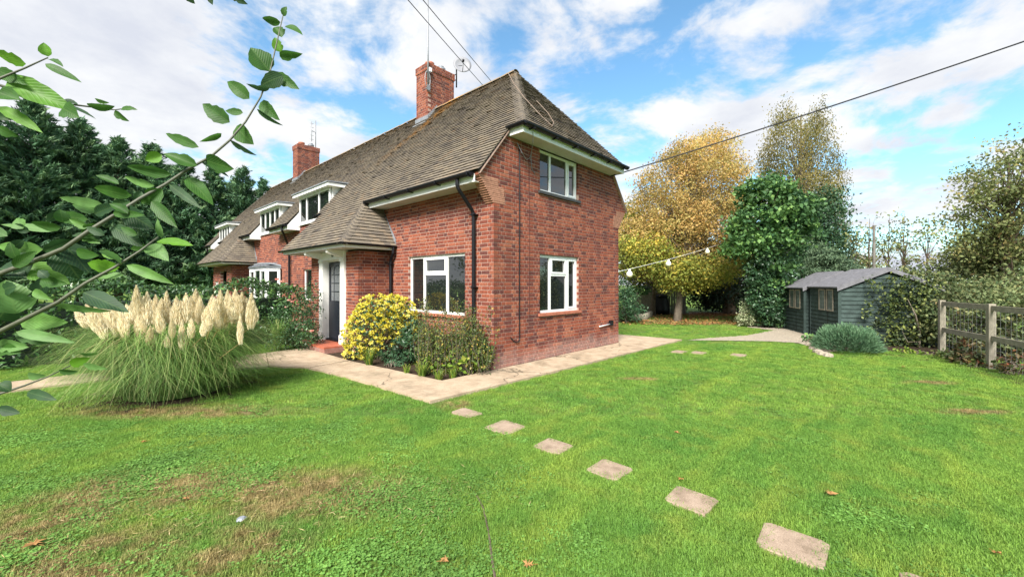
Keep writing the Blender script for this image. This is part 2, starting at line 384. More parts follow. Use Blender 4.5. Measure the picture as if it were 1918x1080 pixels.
# ================================================================== brick and tile layers
CO, BH = .075, .064
BV, TV = 8, 8
def brick_var(kind):
    L = {'s': .215, 'h': .1025}[kind]; out = []
    for k in range(BV):
        m = MB(); h = BH; q = .004
        m.v = [(0, 0, 0), (L, 0, 0), (L, h, 0), (0, h, 0), (q, q, .006), (L-q, q, .006), (L-q, h-q, .006), (q, h-q, .006), (0, 0, -.1), (L, 0, -.1), (L, h, -.1), (0, h, -.1)]
        m.f = [(4, 5, 6, 7), (0, 1, 5, 4), (1, 2, 6, 5), (2, 3, 7, 6), (3, 0, 4, 7), (8, 9, 1, 0), (9, 10, 2, 1), (10, 11, 3, 2), (11, 8, 0, 3)]
        m.r = [(k+.5)/BV]*9
        me = m.mesh('brick'); me.materials.append(M['brick']); out.append(me)
    return out
BRICKS = {'s': brick_var('s'), 'h': brick_var('h')}
class Wall:
    """a face of brickwork: s runs along U, z is up, n points outwards"""
    def __init__(w, o, U, N): w.o, w.U, w.N = Vector(o), Vector(U), Vector(N); w.bricks = []; w.back = MB()
    def P(w, s, z, n): return w.o+w.U*s+Vector((0, 0, z))+w.N*n
    def lay(w, z0, z1, span, holes=(), odd=(0, 0), back=.11, top_odd=99):
        k0 = int(round(z0/CO)); k1 = int(math.floor((z1+.004)/CO))
        for k in range(k0, k1):
            za, zb = k*CO, k*CO+BH; zm = k*CO+.035
            a, b = span(zm)
            if isinstance(odd[0], tuple) and zm < top_odd: a += odd[k % 2][0]; b += odd[k % 2][1]
            iv = [(a, b)]
            for (h0, h1, g0, g1) in holes:
                if g0 < zm < g1:
                    nv = []
                    for (p, q) in iv:
                        if h1 <= p or h0 >= q: nv.append((p, q)); continue
                        if h0-p > .02: nv.append((p, h0))
                        if q-h1 > .02: nv.append((h1, q))
                    iv = nv
            for (p, q) in iv:
                e = .006
                A = [w.P(s, z, n) for n in (0, -back) for (s, z) in ((p+e, za-.0055), (q-e, za-.0055), (q-e, za+CO-.0055), (p+e, za+CO-.0055))]
                i = len(w.back.v); w.back.v += [tuple(x) for x in A]
                for f in ((0, 1, 2, 3), (0, 3, 7, 4), (1, 5, 6, 2), (3, 2, 6, 7), (0, 4, 5, 1)): w.back.f.append(tuple(i+x for x in f)); w.back.r.append(.5)
                per = .3375; off = (0 if k % 2 == 0 else .16875)
                s = math.floor((p-a-off)/per)*per+a+off
                while s < q:
                    for (ln, ty) in ((.215, 's'), (.1025, 'h')):
                        c0, c1 = max(s, p), min(s+ln, q)
                        if c1-c0 > .028: w.bricks.append((c0, c1, za, zb, ty if c1-c0 > ln-.001 else None))
                        s += ln+.01
    def brick_mesh(w, m, b):
        c0, c1, za, zb, _ = b; q = .004; i = len(m.v); r = random.random()
        m.v += [tuple(w.P(s, z, n)) for (s, z, n) in ((c0, za, 0), (c1, za, 0), (c1, zb, 0), (c0, zb, 0), (c0+q, za+q, .006), (c1-q, za+q, .006), (c1-q, zb-q, .006), (c0+q, zb-q, .006),
                (c0, za, -.1), (c1, za, -.1), (c1, zb, -.1), (c0, zb, -.1))]
        for f in ((4, 5, 6, 7), (0, 1, 5, 4), (1, 2, 6, 5), (2, 3, 7, 6), (3, 0, 4, 7), (8, 9, 1, 0), (9, 10, 2, 1), (10, 11, 3, 2), (11, 8, 0, 3)):
            m.f.append(tuple(i+x for x in f)); m.r.append(r)
def wall_size(w, b):
    p = w.P((b[0]+b[1])/2, (b[2]+b[3])/2, 0); d = proj(p)[2]
    v = (Vector((CAMX, CAMY, CAMH))-p).normalized()
    return (b[1]-b[0])*max(0, v.dot(w.N))/d/d
def finish_walls(house, walls, single):
    """walls: [(part name, Wall, material)]; the bricks that show largest become objects of their own"""
    allb = [(wall_size(w, b), i, j) for i, (n, w, lab) in enumerate(walls) for j, b in enumerate(w.bricks) if b[4]]
    allb.sort(reverse=True); pick = {(i, j) for _, i, j in allb[:single]}
    for i, (n, w, lab) in enumerate(walls):
        po = part(n, w.back, 'mortar', house)
        if lab: po['label'] = lab
        m = MB()
        for j, b in enumerate(w.bricks):
            if (i, j) in pick:
                V_ = Vector((0, 0, 1))
                put('brick', BRICKS[b[4]][random.randrange(BV)], None, po, frame4(w.P(b[0], b[2], 0), w.U, V_, w.N))
            else: w.brick_mesh(m, b)
        if m.f: tag(part('brickwork', m, 'brick', po), kind='stuff')
TW, TG, TL, TT = .165, .1, .125, .012
def tile_pts(u0, u1, t0, lift=0.0):
    return [(u0, t0, .030+lift), (u1, t0, .030+lift), (u1, t0+TL, .002), (u0, t0+TL, .002), (u0, t0, .030+lift+TT), (u1, t0, .030+lift+TT), (u1, t0+TL, .002+TT), (u0, t0+TL, .002+TT)]
TF = ((4, 5, 6, 7), (0, 1, 5, 4), (1, 2, 6, 5), (3, 0, 4, 7), (1, 0, 3, 2))
TILES = []
for k in range(TV):
    m = MB(); m.v = tile_pts(0, TW-.004, 0); m.f = [tuple(f) for f in TF]; m.r = [(k+.5)/TV]*5
    me = m.mesh('tile'); me.materials.append(M['tile']); TILES.append(me)
class Slope:
    def __init__(s, o, U, T):
        s.o, s.U, s.T = Vector(o), Vector(U).normalized(), Vector(T).normalized(); s.N = s.U.cross(s.T)
        if s.N.z < 0: s.N = -s.N
        s.tiles = []; s.und = MB()
    def P(s, u, t, n): return s.o+s.U*u+s.T*t+s.N*n
    def lay(s, k0, k1, span):
        for k in range(k0, k1):
            t0 = k*TG
            for (a, b) in span(t0+.05):
                if b-a < .05: continue
                s.und.quad(s.P(a, t0, -.004), s.P(b, t0, -.004), s.P(b, t0+TG, -.004), s.P(a, t0+TG, -.004))
                u = math.floor(a/TW)*TW+(TW/2 if k % 2 else 0)-TW
                while u < b:
                    c0, c1 = max(a, u), min(b, u+TW-.004)
                    if c1-c0 > .03: s.tiles.append((c0, c1, t0, c1-c0 > TW-.006))
                    u += TW
    def tile_mesh(s, m, tl):
        i = len(m.v); lift = random.uniform(-.001, .004) if random.random() < .95 else random.uniform(.004, .011)
        m.v += [tuple(s.P(*p)) for p in tile_pts(tl[0], tl[1], tl[2]+random.uniform(-.003, .003), lift)]; r = random.random()
        for f in TF: m.f.append(tuple(i+x for x in f)); m.r.append(r)
def finish_roof(roofpart, slopes, single):
    allt = []
    for i, s in enumerate(slopes):
        for j, tl in enumerate(s.tiles):
            if tl[3]:
                p = s.P((tl[0]+tl[1])/2, tl[2], 0); v = Vector((CAMX, CAMY, CAMH))-p; d = v.length
                allt.append(((abs(v.normalized().dot(s.N))+.1)/d/d if proj(p)[0] > 0 else 0, i, j))
    allt.sort(reverse=True); pick = {(i, j) for _, i, j in allt[:single]}
    m = MB()
    for i, s in enumerate(slopes):
        det = s.U.cross(s.T).dot(s.N)
        for j, tl in enumerate(s.tiles):
            if (i, j) in pick:
                put('tile', TILES[random.randrange(TV)], None, roofpart, frame4(s.P(tl[0], tl[2], random.uniform(-.001, .004)), s.U, s.T, s.N))
            else: s.tile_mesh(m, tl)
    tag(part('tiling', m, 'tile', roofpart), kind='stuff')
# ================================================================== roof geometry
TP = 1.2131; EX, EZ = -.42, 3.66; RX = 2.42; RZ = EZ+(RX-EX)*TP; HZ, HY0, HT = 4.66, -.40, 1.193
LEN, PARTY, DEEP = 22.2, 10.65, 4.84
DORM = [(7.05, 9.6), (11.5, 13.95), (18.8, 21.0)]
PORCH = [(3.38, 4.10, 6.60, 7.25), (14.45, 15.1, 18.1, 18.7)]      # y at the lower and upper ends of each catslide hip
PZ = 2.52
SL = math.sqrt(1+TP*TP)                                            # slope length per metre of run
def front_span(y0, y1, last):
    def f(t):
        z = EZ+t*TP/SL
        a, b = y0, y1
        if not last: a = -.06 if z < HZ else HY0+(z-HZ)/HT
        if last: b = LEN+.06 if z < HZ else LEN-HY0-(z-HZ)/HT
        if z < EZ:
            out = []
            for p in PORCH:
                k = (EZ-z)/(EZ-PZ)
                if y0 <= p[0] <= y1: out.append((p[1]+(p[0]-p[1])*k, p[2]+(p[3]-p[2])*k))
            return out
        iv = [(a, b)]
        if z < HZ:
            for (h0, h1) in DORM:
                nv = []
                for (p, q) in iv:
                    if h1 <= p or h0 >= q: nv.append((p, q)); continue
                    if h0 > p: nv.append((p, h0))
                    if q > h1: nv.append((h1, q))
                iv = nv
        return iv
    return f
NT = int((RX-EX)*SL/TG)
KP = int((EZ-PZ)/(TP/SL)/TG)+1
def bonnet_mesh(w=.15, drop=.085):
    m = MB(); n = 6; rows = []
    for (y, s, lift) in ((0, 1.0, .034), (.135, .9, .012)):
        for k in range(n+1):
            x = -w+2*w*k/n; z = -drop*(abs(x)/w)**1.35*1.0
            m.v.append((x*s, y, z+lift))
    for (y, s, lift) in ((0, 1.0, .016),):
        for k in range(n+1):
            x = -w+2*w*k/n; m.v.append((x*s, y, -drop*(abs(x)/w)**1.35+lift))
    for k in range(n):
        m.f.append((k, k+1, n+2+k, n+1+k)); m.r.append(.04)
        m.f.append((2*n+2+k, 2*n+3+k, k+1, k)); m.r.append(.05)
    me = m.mesh('bonnet_tile', True); me.materials.append(M['tile']); return me
BONNET = bonnet_mesh()
def hip_tiles(parent, p0, p1, n1, n2, steps, scale=1.0):
    p0, p1 = Vector(p0), Vector(p1); Y = (p1-p0).normalized(); Z = (Vector(n1)+Vector(n2)).normalized(); Z = (Z-Y*Z.dot(Y)).normalized(); X = Y.cross(Z)
    for k in range(steps):
        o = put('bonnet_tile', BONNET, None, parent, frame4(p0.lerp(p1, k/steps), X*scale, Y*((p1-p0).length/steps/.1), Z*scale))
def ridge_mesh():
    m = MB(); n = 8; r = .115
    for y in (0, .296):
        for k in range(n+1):
            a = math.pi*(.06+.88*k/n); m.v.append((-r*math.cos(a), y, r*math.sin(a)*.85))
    for k in range(n): m.f.append((k, k+1, n+2+k, n+1+k)); m.r.append(.75)
    me = m.mesh('ridge_tile', True); me.materials.append(M['tile']); return me
RIDGE = ridge_mesh()
# ================================================================== windows
def window(house, o, U, N, w, h, lights, sill='redsill', set_back=.05, top=None, name='window', label=None, sill_len=.06):
    """o: lower left corner on the wall face; lights: [(s0, s1, [z splits], casement?)]"""
    o, U, N = Vector(o), Vector(U), Vector(N); Z = Vector((0, 0, 1))
    wr = root(name, None, None, tuple(o)); wr.parent = house
    wr.matrix_parent_inverse = Matrix.Translation(house.location).inverted()
    fr, sash, panes = MB(), MB(), []
    def bar(m, s0, s1, z0, z1, n0, n1): m.obox(o+U*s0+Z*z0+N*n0, U*(s1-s0), Z*(z1-z0), N*(n1-n0))
    a, b = -set_back-.06, -set_back
    fw = .05
    bar(fr, 0, w, 0, fw, a, b+.002); bar(fr, 0, w, h-fw, h, a, b+.002)
    bar(fr, 0, fw, fw, h-fw, a, b); bar(fr, w-fw, w, fw, h-fw, a, b)
    for k, (s0, s1, splits, cas) in enumerate(lights):
        if k: bar(fr, s0-.028, s0+.028, fw, h-fw, a, b)
        zs = [fw]+[z for z in splits]+[h-fw]
        for q in range(len(zs)-1):
            x0 = s0+(.028 if k else fw); x1 = s1-(.028 if k < len(lights)-1 else fw)
            z0 = zs[q]+(.025 if q else 0); z1 = zs[q+1]-(.025 if q < len(zs)-2 else 0)
            if q: bar(fr, x0, x1, zs[q]-.025, zs[q]+.025, a, b)
            i = 0
            if cas or q:
                i = .042
                bar(sash, x0, x1, z0, z0+i, b-.03, b+.012); bar(sash, x0, x1, z1-i, z1, b-.03, b+.012)
                bar(sash, x0, x0+i, z0+i, z1-i, b-.03, b+.012); bar(sash, x1-i, x1, z0+i, z1-i, b-.03, b+.012)
            pm = MB(); bar(pm, x0+i, x1-i, z0+i, z1-i, b-.032, b-.026); panes.append(pm)
    def child(nm, mb, mat):
        ob = put(nm, mb.mesh(nm), mat); ob.parent = wr; ob.matrix_parent_inverse = Matrix.Translation(o).inverted(); return ob
    child('frame', fr, 'white')
    if sash.f: child('sash', sash, 'white')
    for pm in panes: child('pane', pm, 'glass')
    if sill:
        sm = MB()
        sm.obox(o+U*-sill_len+Z*-.062+N*(-set_back-.05), U*(w+2*sill_len), Z*.058, N*(set_back+.05+.05))
        child('sill', sm, {'redsill': 'sillbrick', 'dark': 'slate', 'white': 'white'}[sill])
    if label: wr['label'] = label
    return wr
X_, Y_, Z_ = Vector((1, 0, 0)), Vector((0, 1, 0)), Vector((0, 0, 1))
# ================================================================== the two houses
A = root('brick_house', 'near red brick cottage with tiled hipped roof, porch and white windows', 'house', (2.4, 5.3, 0), 'row of joined brick cottages')
B = root('brick_house', 'farther brick cottage joined on behind, with two dormers and bay window', 'house', (2.4, 16.4, 0), 'row of joined brick cottages')
def rake(z, base):                       # x limit of the gable brickwork at height z
    if z < 3.15: return base
    if z < 3.62: return base-.36*((z-3.15)/.47) if False else base
    return base+EX+(z-EZ)/TP+.05
gw = Wall((0, 0, 0), X_, -Y_)
GWIN = (1.386, 2.86, .98, 2.235); UWIN = (1.386, 2.845, 3.60, 4.50)
def gspan(z): l = rake(z, 0); return (l, DEEP-l)
gw.lay(0, 4.50, gspan, [GWIN, UWIN], odd=((-.006, .006), (.1115, .006)), top_odd=3.5)
fw_ = Wall((0, 0, 0), Y_, -X_); fw_.U = Y_
FWIN = (.819, 2.833, .965, 2.24); HWIN = (7.75, 9.3, 1.05, 2.12)
def fspan(z): return (0, PARTY) if z < 3.50 else ((7.05, 9.6))
fw_.lay(0, 3.66, fspan, [FWIN, HWIN, (3.72, 6.37, -.1, 2.4), (0, 7.05, 3.5, 3.7), (9.6, 11, 3.5, 3.7)], odd=((.1115, 0), (-.006, 0)))
# porch
PX, PY0, PY1 = -.83, 3.68, 6.41
pf = Wall((PX, PY0, 0), Y_, -X_); pf.lay(0, 2.43, lambda z: (0, PY1-PY0), [(.62, 2.11, -.1, 2.6)], odd=((-.006, .006), (.1115, -.1115)))
ps = Wall((PX, PY0, 0), X_, -Y_); ps.lay(0, 2.43, lambda z: (0, .825), odd=((.1115, 0), (-.006, 0)))
pl = Wall((PX, PY1, 0), X_, Y_); pl.lay(0, 2.43, lambda z: (0, .825), odd=((.1115, 0), (-.006, 0)))
finish_walls(A, [('gable_wall', gw, 'red brick gable wall with pale stains along its foot'), ('front_wall', fw_, None), ('porch_wall', pf, None), ('porch_wall', ps, None), ('porch_wall', pl, None)], 300)
# plain inner leaf behind the brickwork keeps daylight out; rear and party walls
m = MB(); m.box(.13, DEEP-.13, .13, .16, 0, 3.6); m.box(.13, .16, .16, PARTY, 0, 3.45); m.box(DEEP-.02, DEEP, .12, PARTY, 0, 3.5)
m.box(.45, DEEP-.45, .13, .16, 3.6, 4.45)
m.box(.2, .23, 7.1, 9.55, 3.45, 4.55)
part('rear_wall', m, 'mortar', A)
# corbelled creasing tiles under the verge
for x0, sg in ((0, 1), (DEEP, -1)):
    cb_ = root('corbel', None, None, (x0, 0, 3.1)); cb_.parent = A; cb_.matrix_parent_inverse = Matrix.Translation(A.location).inverted()
    for k in range(13):
        z = 3.145+k*.036; pr = .028*(k+1); ya = -.012 if k % 2 else -.009
        m = MB(); xs_ = sorted((x0-sg*pr, x0+sg*((.30-.02*(k//4)) if k < 9 else .12))); m.box(xs_[0], xs_[1], ya, .21, z, z+.030, random.random())
        o = put('creasing_tile', m.mesh('creasing_tile'), 'creasing'); o.parent = cb_; o.matrix_parent_inverse = Matrix.Translation(cb_.location).inverted()
# windows of the near cottage
LT3 = lambda w, h: [(0, w*.285, [], False), (w*.285, w*.715, [h*.66], False), (w*.715, w, [], True)]
window(A, (GWIN[0], 0, GWIN[2]+.004), X_, -Y_, GWIN[1]-GWIN[0], GWIN[3]-GWIN[2]-.006, LT3(GWIN[1]-GWIN[0], GWIN[3]-GWIN[2]), 'redsill')
window(A, (UWIN[0], 0, UWIN[2]+.004), X_, -Y_, UWIN[1]-UWIN[0], UWIN[3]-UWIN[2]-.008, [(0, .42, [], False), (.42, 1.06, [], False), (1.06, UWIN[1]-UWIN[0], [], True)], 'dark')
fl = LT3(FWIN[1]-FWIN[0], FWIN[3]-FWIN[2])
w_ = FWIN[1]-FWIN[0]
window(A, (0, FWIN[1], FWIN[2]+.004), -Y_, -X_, w_, FWIN[3]-FWIN[2]-.006, [(0, w_*.27, [], False), (w_*.27, w_*.68, [.86], False), (w_*.68, w_, [], False)], 'redsill')
window(A, (0, HWIN[1], HWIN[2]+.004), -Y_, -X_, HWIN[1]-HWIN[0], HWIN[3]-HWIN[2]-.006, [(0, .8, [], False), (.8, 1.55, [.7], True)], 'redsill')
# roof of each cottage
def roof(house, y0, y1, last):
    s = Slope((EX, 0, EZ), Y_, (1, 0, TP)); s.N = s.U.cross(s.T); 
    if s.N.z < 0: s.N = -s.N
    # rows of the main slope and of the catslide over the porch
    s.lay(0, NT, front_span(y0, y1, last)); s.lay(-KP, 0, front_span(y0, y1, last))
    slopes = [s]
    rp = part('roof', s.und, 'felt', house)
    ye = -HY0 and (HY0 if not last else LEN-HY0)
    U = X_ if not last else -X_
    x0 = EX+(HZ-EZ)/TP
    hs = Slope((0 if not last else DEEP, ye, HZ), U, (0, (1 if not last else -1), HT))
    if hs.N.z < 0: hs.N = -hs.N
    def hspan(t):
        z = HZ+t*HT/math.sqrt(1+HT*HT); a = EX+(z-EZ)/TP; return [(a, DEEP-a)]
    hs.lay(0, int((RZ-HZ)/(HT/math.sqrt(1+HT*HT))/TG), hspan); slopes.append(hs)
    hb = MB(); hb.v = hs.und.v; hb.f = hs.und.f; hb.r = hs.und.r; part('roof_underlay', hb, 'felt', rp)
    # rear slope, seen only as the far edge
    bm = MB(); xe = DEEP-EX
    if not last: bm.poly([(xe, -.06, EZ), (xe, y1, EZ), (RX, y1, RZ), (RX, 1.65, RZ), (DEEP-x0, HY0, HZ), (DEEP-x0, -.06, HZ)], .4)
    else: bm.poly([(xe, LEN+.06, EZ), (xe, y0, EZ), (RX, y0, RZ), (RX, LEN-1.65, RZ), (DEEP-x0, LEN-HY0, HZ), (DEEP-x0, LEN+.06, HZ)], .4)
    part('rear_slope', bm, 'tile', rp)
    # catslide hips
    for p in PORCH:
        if not (y0 <= p[0] <= y1): continue
        xb = EX-(EZ-PZ)/TP
        for (yb, yt, sg) in ((p[0], p[1], 1), (p[3], p[2], -1)):
            o = Vector((0, yb, PZ)); Tt = Vector((0, yt-yb, EZ-PZ)); Lh = Tt.length
            c = Slope(o, X_*sg, Tt)
            if c.N.z < 0: c.N = -c.N
            def cs(t, sg=sg, Lh=Lh):
                k = min(1, t/Lh); a = xb+(EX-xb)*k
                return [(a, -.02)] if sg > 0 else [(.02, -a)]
            c.lay(0, int(Lh/TG), cs); slopes.append(c)
            cu = MB(); cu.v, cu.f, cu.r = c.und.v, c.und.f, c.und.r; part('roof_underlay', cu, 'felt', rp)
            n1 = s.N; hip_tiles(rp, (xb, yb, PZ+.005), (EX, yt, EZ+.005), n1, c.N, 13, .8)
            fl_ = MB(); q0, q1 = Vector((0, yb, PZ)), Vector((0, yt, EZ-.15))
            fl_.obox(q0-X_*.03+Z_*.03, (q1-q0), X_*.022, Z_*.13); part('flashing', fl_, 'lead', rp)
    finish_roof(rp, slopes, 300)
    n2 = hs.N; steps = 25
    hip_tiles(rp, (x0, ye, HZ+.005), (RX, ye+(2.05 if not last else -2.05), RZ), s.N, n2, steps)
    hip_tiles(rp, (DEEP-x0, ye, HZ+.005), (RX, ye+(2.05 if not last else -2.05), RZ), Vector((-s.N.x, s.N.y, s.N.z)), n2, steps)
    yy = 1.6 if not last else y0
    e = y1 if not last else LEN-1.6
    while yy < e-.1:
        put('ridge_tile', RIDGE, None, rp, Matrix.Translation((RX, yy, RZ-.045+random.uniform(-.006, .006)))); yy += .3
    return rp
RA = roof(A, -.06, PARTY, False); RB = roof(B, PARTY, LEN+.06, True)
# ================================================================== eaves: soffits, fascias, gutters
def eave(house, y0, y1, endcap=True):
    m = MB(); m.box(-.385, -.012, y0, y1, 3.485, 3.50); part('soffit', m, 'soffit', house)
    m = MB(); m.box(-.405, -.385, y0, y1, 3.478, 3.625); part('fascia', m, 'white', house)
    g_ = MB(); g_.halfpipe((-.478, y0, 3.645), (-.478, y1, 3.645), .07)
    n = max(2, int((y1-y0)/.8))
    for k in range(n+1):
        y = y0+.05+(y1-y0-.1)*k/n; g_.box(-.555, -.4055, y-.012, y+.012, 3.562, 3.58); g_.box(-.555, -.542, y-.012, y+.012, 3.562, 3.65)
    part('gutter', g_, 'black', house)
eave(A, .09, 4.02); eave(A, 6.62, 7.05); eave(A, 9.6, PARTY-.003); eave(B, PARTY+.003, 11.5); eave(B, 13.95, 15.05); eave(B, 18.15, 18.8); eave(B, 21.0, LEN)
def end_eave(house, y, sg):             # the boxed eave of the half hip
    x0, x1 = .43, DEEP-.43
    m = MB(); m.box(x0, x1, min(y, y-sg*.36), max(y, y-sg*.36), 4.505, 4.52); part('soffit', m, 'soffit', house)
    m = MB(); ya, yb = sorted((y-sg*.36, y-sg*.385)); m.box(x0-.02, x1+.02, ya, yb, 4.497, 4.645)
    for xx in (x0-.022, x1+.002): m.box(xx, xx+.02, min(y, y-sg*.36), max(y, y-sg*.36), 4.4975, 4.66)
    part('fascia', m, 'white', house)
    g_ = MB(); g_.halfpipe((x0-.06, y-sg*.458, 4.655), (x1+.06, y-sg*.458, 4.655), .07)
    g_.halfpipe((x0-.082, y-sg*.50, 4.659), (x0-.082, y-sg*.02, 4.659), .054); 
    for k in range(6):
        x = x0+.15+(x1-x0-.3)*k/5; ya, yb = sorted((y-sg*.386, y-sg*.535)); g_.box(x-.012, x+.012, ya, yb, 4.568, 4.588)
    part('gutter', g_, 'black', house)
end_eave(A, 0, 1); end_eave(B, LEN, -1)
# verge undercloak, mortar edge up the rake
for xa, sgn in ((0, 1), (DEEP, -1)):
    m = MB(); P0 = Vector((xa+sgn*(EX+.03), -.062, EZ-.045)); P1 = Vector((xa+sgn*(EX+(HZ-EZ)/TP+.02), -.062, HZ-.03))
    m.obox(P0, P1-P0, Y_*.12, Z_*.035); part('verge', m, 'mortar', A)
# porch eaves
def porch(house, p, wx, wy0, wy1, detail=True):
    xb = EX-(EZ-PZ)/TP; ya, yb = p[0]+.05, p[3]-.05; xf = xb+.05
    m = MB(); m.box(xf+.02, -.012, ya+.02, yb-.02, 2.44, 2.455); part('soffit', m, 'soffit', house)
    m = MB(); m.box(xf, xf+.02, ya, yb, 2.432, 2.53); m.box(xf+.0205, -.01, ya, ya+.02, 2.4325, 2.5295); m.box(xf+.0205, -.01, yb-.02, yb, 2.4325, 2.5295); part('fascia', m, 'white', house)
    g_ = MB(); g_.halfpipe((xf-.065, ya-.1, 2.54), (xf-.065, yb+.1, 2.54), .05); g_.halfpipe((xf-.04, ya-.065, 2.536), (-.02, ya-.065, 2.536), .05)
    g_.halfpipe((xf-.04, yb+.065, 2.536), (-.02, yb+.065, 2.536), .05); part('gutter', g_, 'black', house)
porch(A, PORCH[0], PX, PY0, PY1); porch(B, PORCH[1], PX, 14.9, 18.2)
# door and its surround
m = MB()
for (a, b) in ((4.30, 4.53), (5.56, 5.79)):
    m.box(PX-.05, PX+.05, a, b, .13, 2.23); m.box(PX-.075, PX+.05, a-.012, b+.012, .13, .34); m.box(PX-.07, PX+.05, a-.01, b+.01, 2.17, 2.225)
m.box(PX-.048, PX+.05, 4.30, 5.79, 2.232, 2.435)
m.box(PX-.062, PX+.05, 4.29, 5.80, 2.226, 2.25)
part('door_surround', m, 'paint', A)
for (a, b) in ((4.33, 4.43), (5.66, 5.76)):
    m = MB(); m.prism([(PX-.05, a, 2.436), (PX-.44, a, 2.436), (PX-.44, a, 2.36), (PX-.36, a, 2.33), (PX-.05, a, 2.26)], (0, b-a, 0)); part('bracket', m, 'paint', A)
m = MB(); m.box(PX+.05, -.50, 4.44, 4.53, .13, 2.232); m.box(PX+.05, -.50, 5.56, 5.65, .13, 2.232); m.box(PX+.05, -.50, 4.53, 5.56, 2.19, 2.232); m.box(-.499, -.47, 4.3, 5.8, 0, 2.43)
part('door_frame', m, 'paint', A)
dr = part('door', MB().box(-.715, -.675, 4.535, 5.555, .17, 2.155), 'door', A)
m = MB()
for yy in (4.602, 4.86, 5.21, 5.468):
    m.box(-.726, -.715, yy, yy+.02 if yy in (4.602, 5.468) else yy+.022, 1.15, 2.05)
for zz_ in (1.15, 1.40, 1.62, 1.84): m.box(-.727, -.7155, 4.70, 5.39, zz_, zz_+.022)
for k in range(10):
    a0, a1 = math.pi*k/10, math.pi*(k+1)/10; c = Vector((-.726, 5.045, 1.85)); q0 = c+Vector((0, math.cos(a0)*.19, math.sin(a0)*.24)); q1 = c+Vector((0, math.cos(a1)*.19, math.sin(a1)*.24)); m.obox(q0, q1-q0, X_*.01, (q1-q0).cross(X_).normalized()*.018)
part('glazing_bar', m, 'door', dr)
part('pane', MB().box(-.7175, -.715, 4.70, 5.39, 1.16, 2.06), plain('frosted_glass', (.12, .13, .14), .25, .2, 20), dr)
part('panel', MB().box(-.722, -.7152, 4.72, 5.37, .32, 1.02), 'door', dr)
m = MB(); m.lathe((-.73, 4.66, 1.07), [(.028, 0), (.028, .012), (.012, .014)], 10, axis=-X_); m.tube([(-.755, 4.66, 1.07), (-.76, 4.70, 1.07), (-.76, 4.79, 1.068)], .011); m.box(-.718, -.7149, 4.64, 4.68, .98, 1.16); part('handle', m, 'metal', dr)
part('threshold', MB().box(-.81, -.67, 4.54, 5.55, .131, .169), 'black', A)
st = part('doorstep', MB().box(-1.40, -.78, 4.17, 5.93, -.04, .095), 'brick', A)
for i in range(4):
    for j in range(2):
        ya = 4.17+i*.44; part('step_tile', MB().box(-1.412+j*.315, -1.412+j*.315+.309, ya+.003, ya+.437, .0955, .13), 'redtile', st)
for i in range(24):
    part('edge_brick', MB().box(-1.408, -1.399, 4.18+i*.073, 4.18+i*.073+.062, -.02, .092, random.random()), 'brick', st)
fc = bpy.data.curves.new('house_number', 'FONT'); fc.body = '63'; fc.size = .11; fc.extrude = .006; fc.align_x = 'CENTER'
ft = bpy.data.objects.new('house_number', fc); COL.objects.link(ft); bpy.context.view_layer.update(); fm_ = bpy.data.meshes.new_from_object(ft); bpy.data.objects.remove(ft)
fo = bpy.data.objects.new('house_number', fm_); COL.objects.link(fo); fm_.materials.clear(); fm_.materials.append(M['slate']); fo.parent = A
fo.matrix_parent_inverse = Matrix.Translation(A.location).inverted(); fo.matrix_basis = frame4((PX-.052, 4.95, 2.30), -Y_, Z_, -X_)
m = MB(); m.box(PX-.068, PX-.05, 5.66, 5.70, 1.30, 1.38); part('doorbell', m, 'black', A)
# dormers
def dormer(house, y0, y1, lights):
    m = MB(); m.box(-.20, .62, y0-.22, y1+.12, 4.57, 4.665); f_ = part('dormer_fascia', m, 'white', house)
    m = MB(); m.prism([(-.235, y0-.25, 4.666), (.75, y0-.25, 4.72), (.75, y0-.25, 4.76), (-.235, y0-.25, 4.70)], (0, y1-y0+.40, 0)); part('dormer_roof', m, 'lead', house)
    zs = lambda x: EZ+(x-EX)*TP
    m = MB(); m.prism([(.02, y0-.02, zs(.02)-.05), (.02, y0-.02, 4.57), (.40, y0-.02, 4.57), (.40, y0-.02, zs(.40)-.05)], (0, .05, 0)); part('dormer_cheek', m, 'white', house)
    m = MB(); m.prism([(.02, y1-.03, zs(.02)-.05), (.02, y1-.03, 4.57), (.40, y1-.03, 4.57), (.40, y1-.03, zs(.40)-.05)], (0, .05, 0)); part('dormer_cheek', m, 'white', house)
    # boarded end of the neighbouring eave
    m = MB()
    for k in range(5):
        za, zb = 3.47+k*.135, 3.47+k*.135+.131
        x0 = lambda z: max(-.405, EX+(z-EZ)/TP+.045)
        if x0(za) < 0: m.prism([(x0(za), y1-.012, za), (.0, y1-.012, za), (.0, y1-.012, zb), (min(0, x0(zb)), y1-.012, zb)], (0, .03, 0))
    part('cheek_board', m, 'white', house)
    m = MB(); m.prism([(-.405, y0-.018, 3.47), (0, y0-.018, 3.47), (0, y0-.018, zs(0)-.05), (-.405, y0-.018, zs(-.405)-.05)], (0, .03, 0)); part('cheek_board', m, 'white', house)
    window(house, (-.02, y1-.06, 3.68), -Y_, -X_, y1-y0-.12, .88, lights, 'white', set_back=-.02, sill_len=.02)
dw = DORM[0][1]-DORM[0][0]-.12
dormer(A, *DORM[0], [(0, .62, [], False), (.62, 1.62, [], False), (1.62, dw, [], False)])
for d_ in DORM[1:]:
    dw = d_[1]-d_[0]-.12
    dormer(B, *d_, [(0, dw*.27, [], False), (dw*.27, dw*.52, [], False), (dw*.52, dw*.76, [], False), (dw*.76, dw, [], False)])
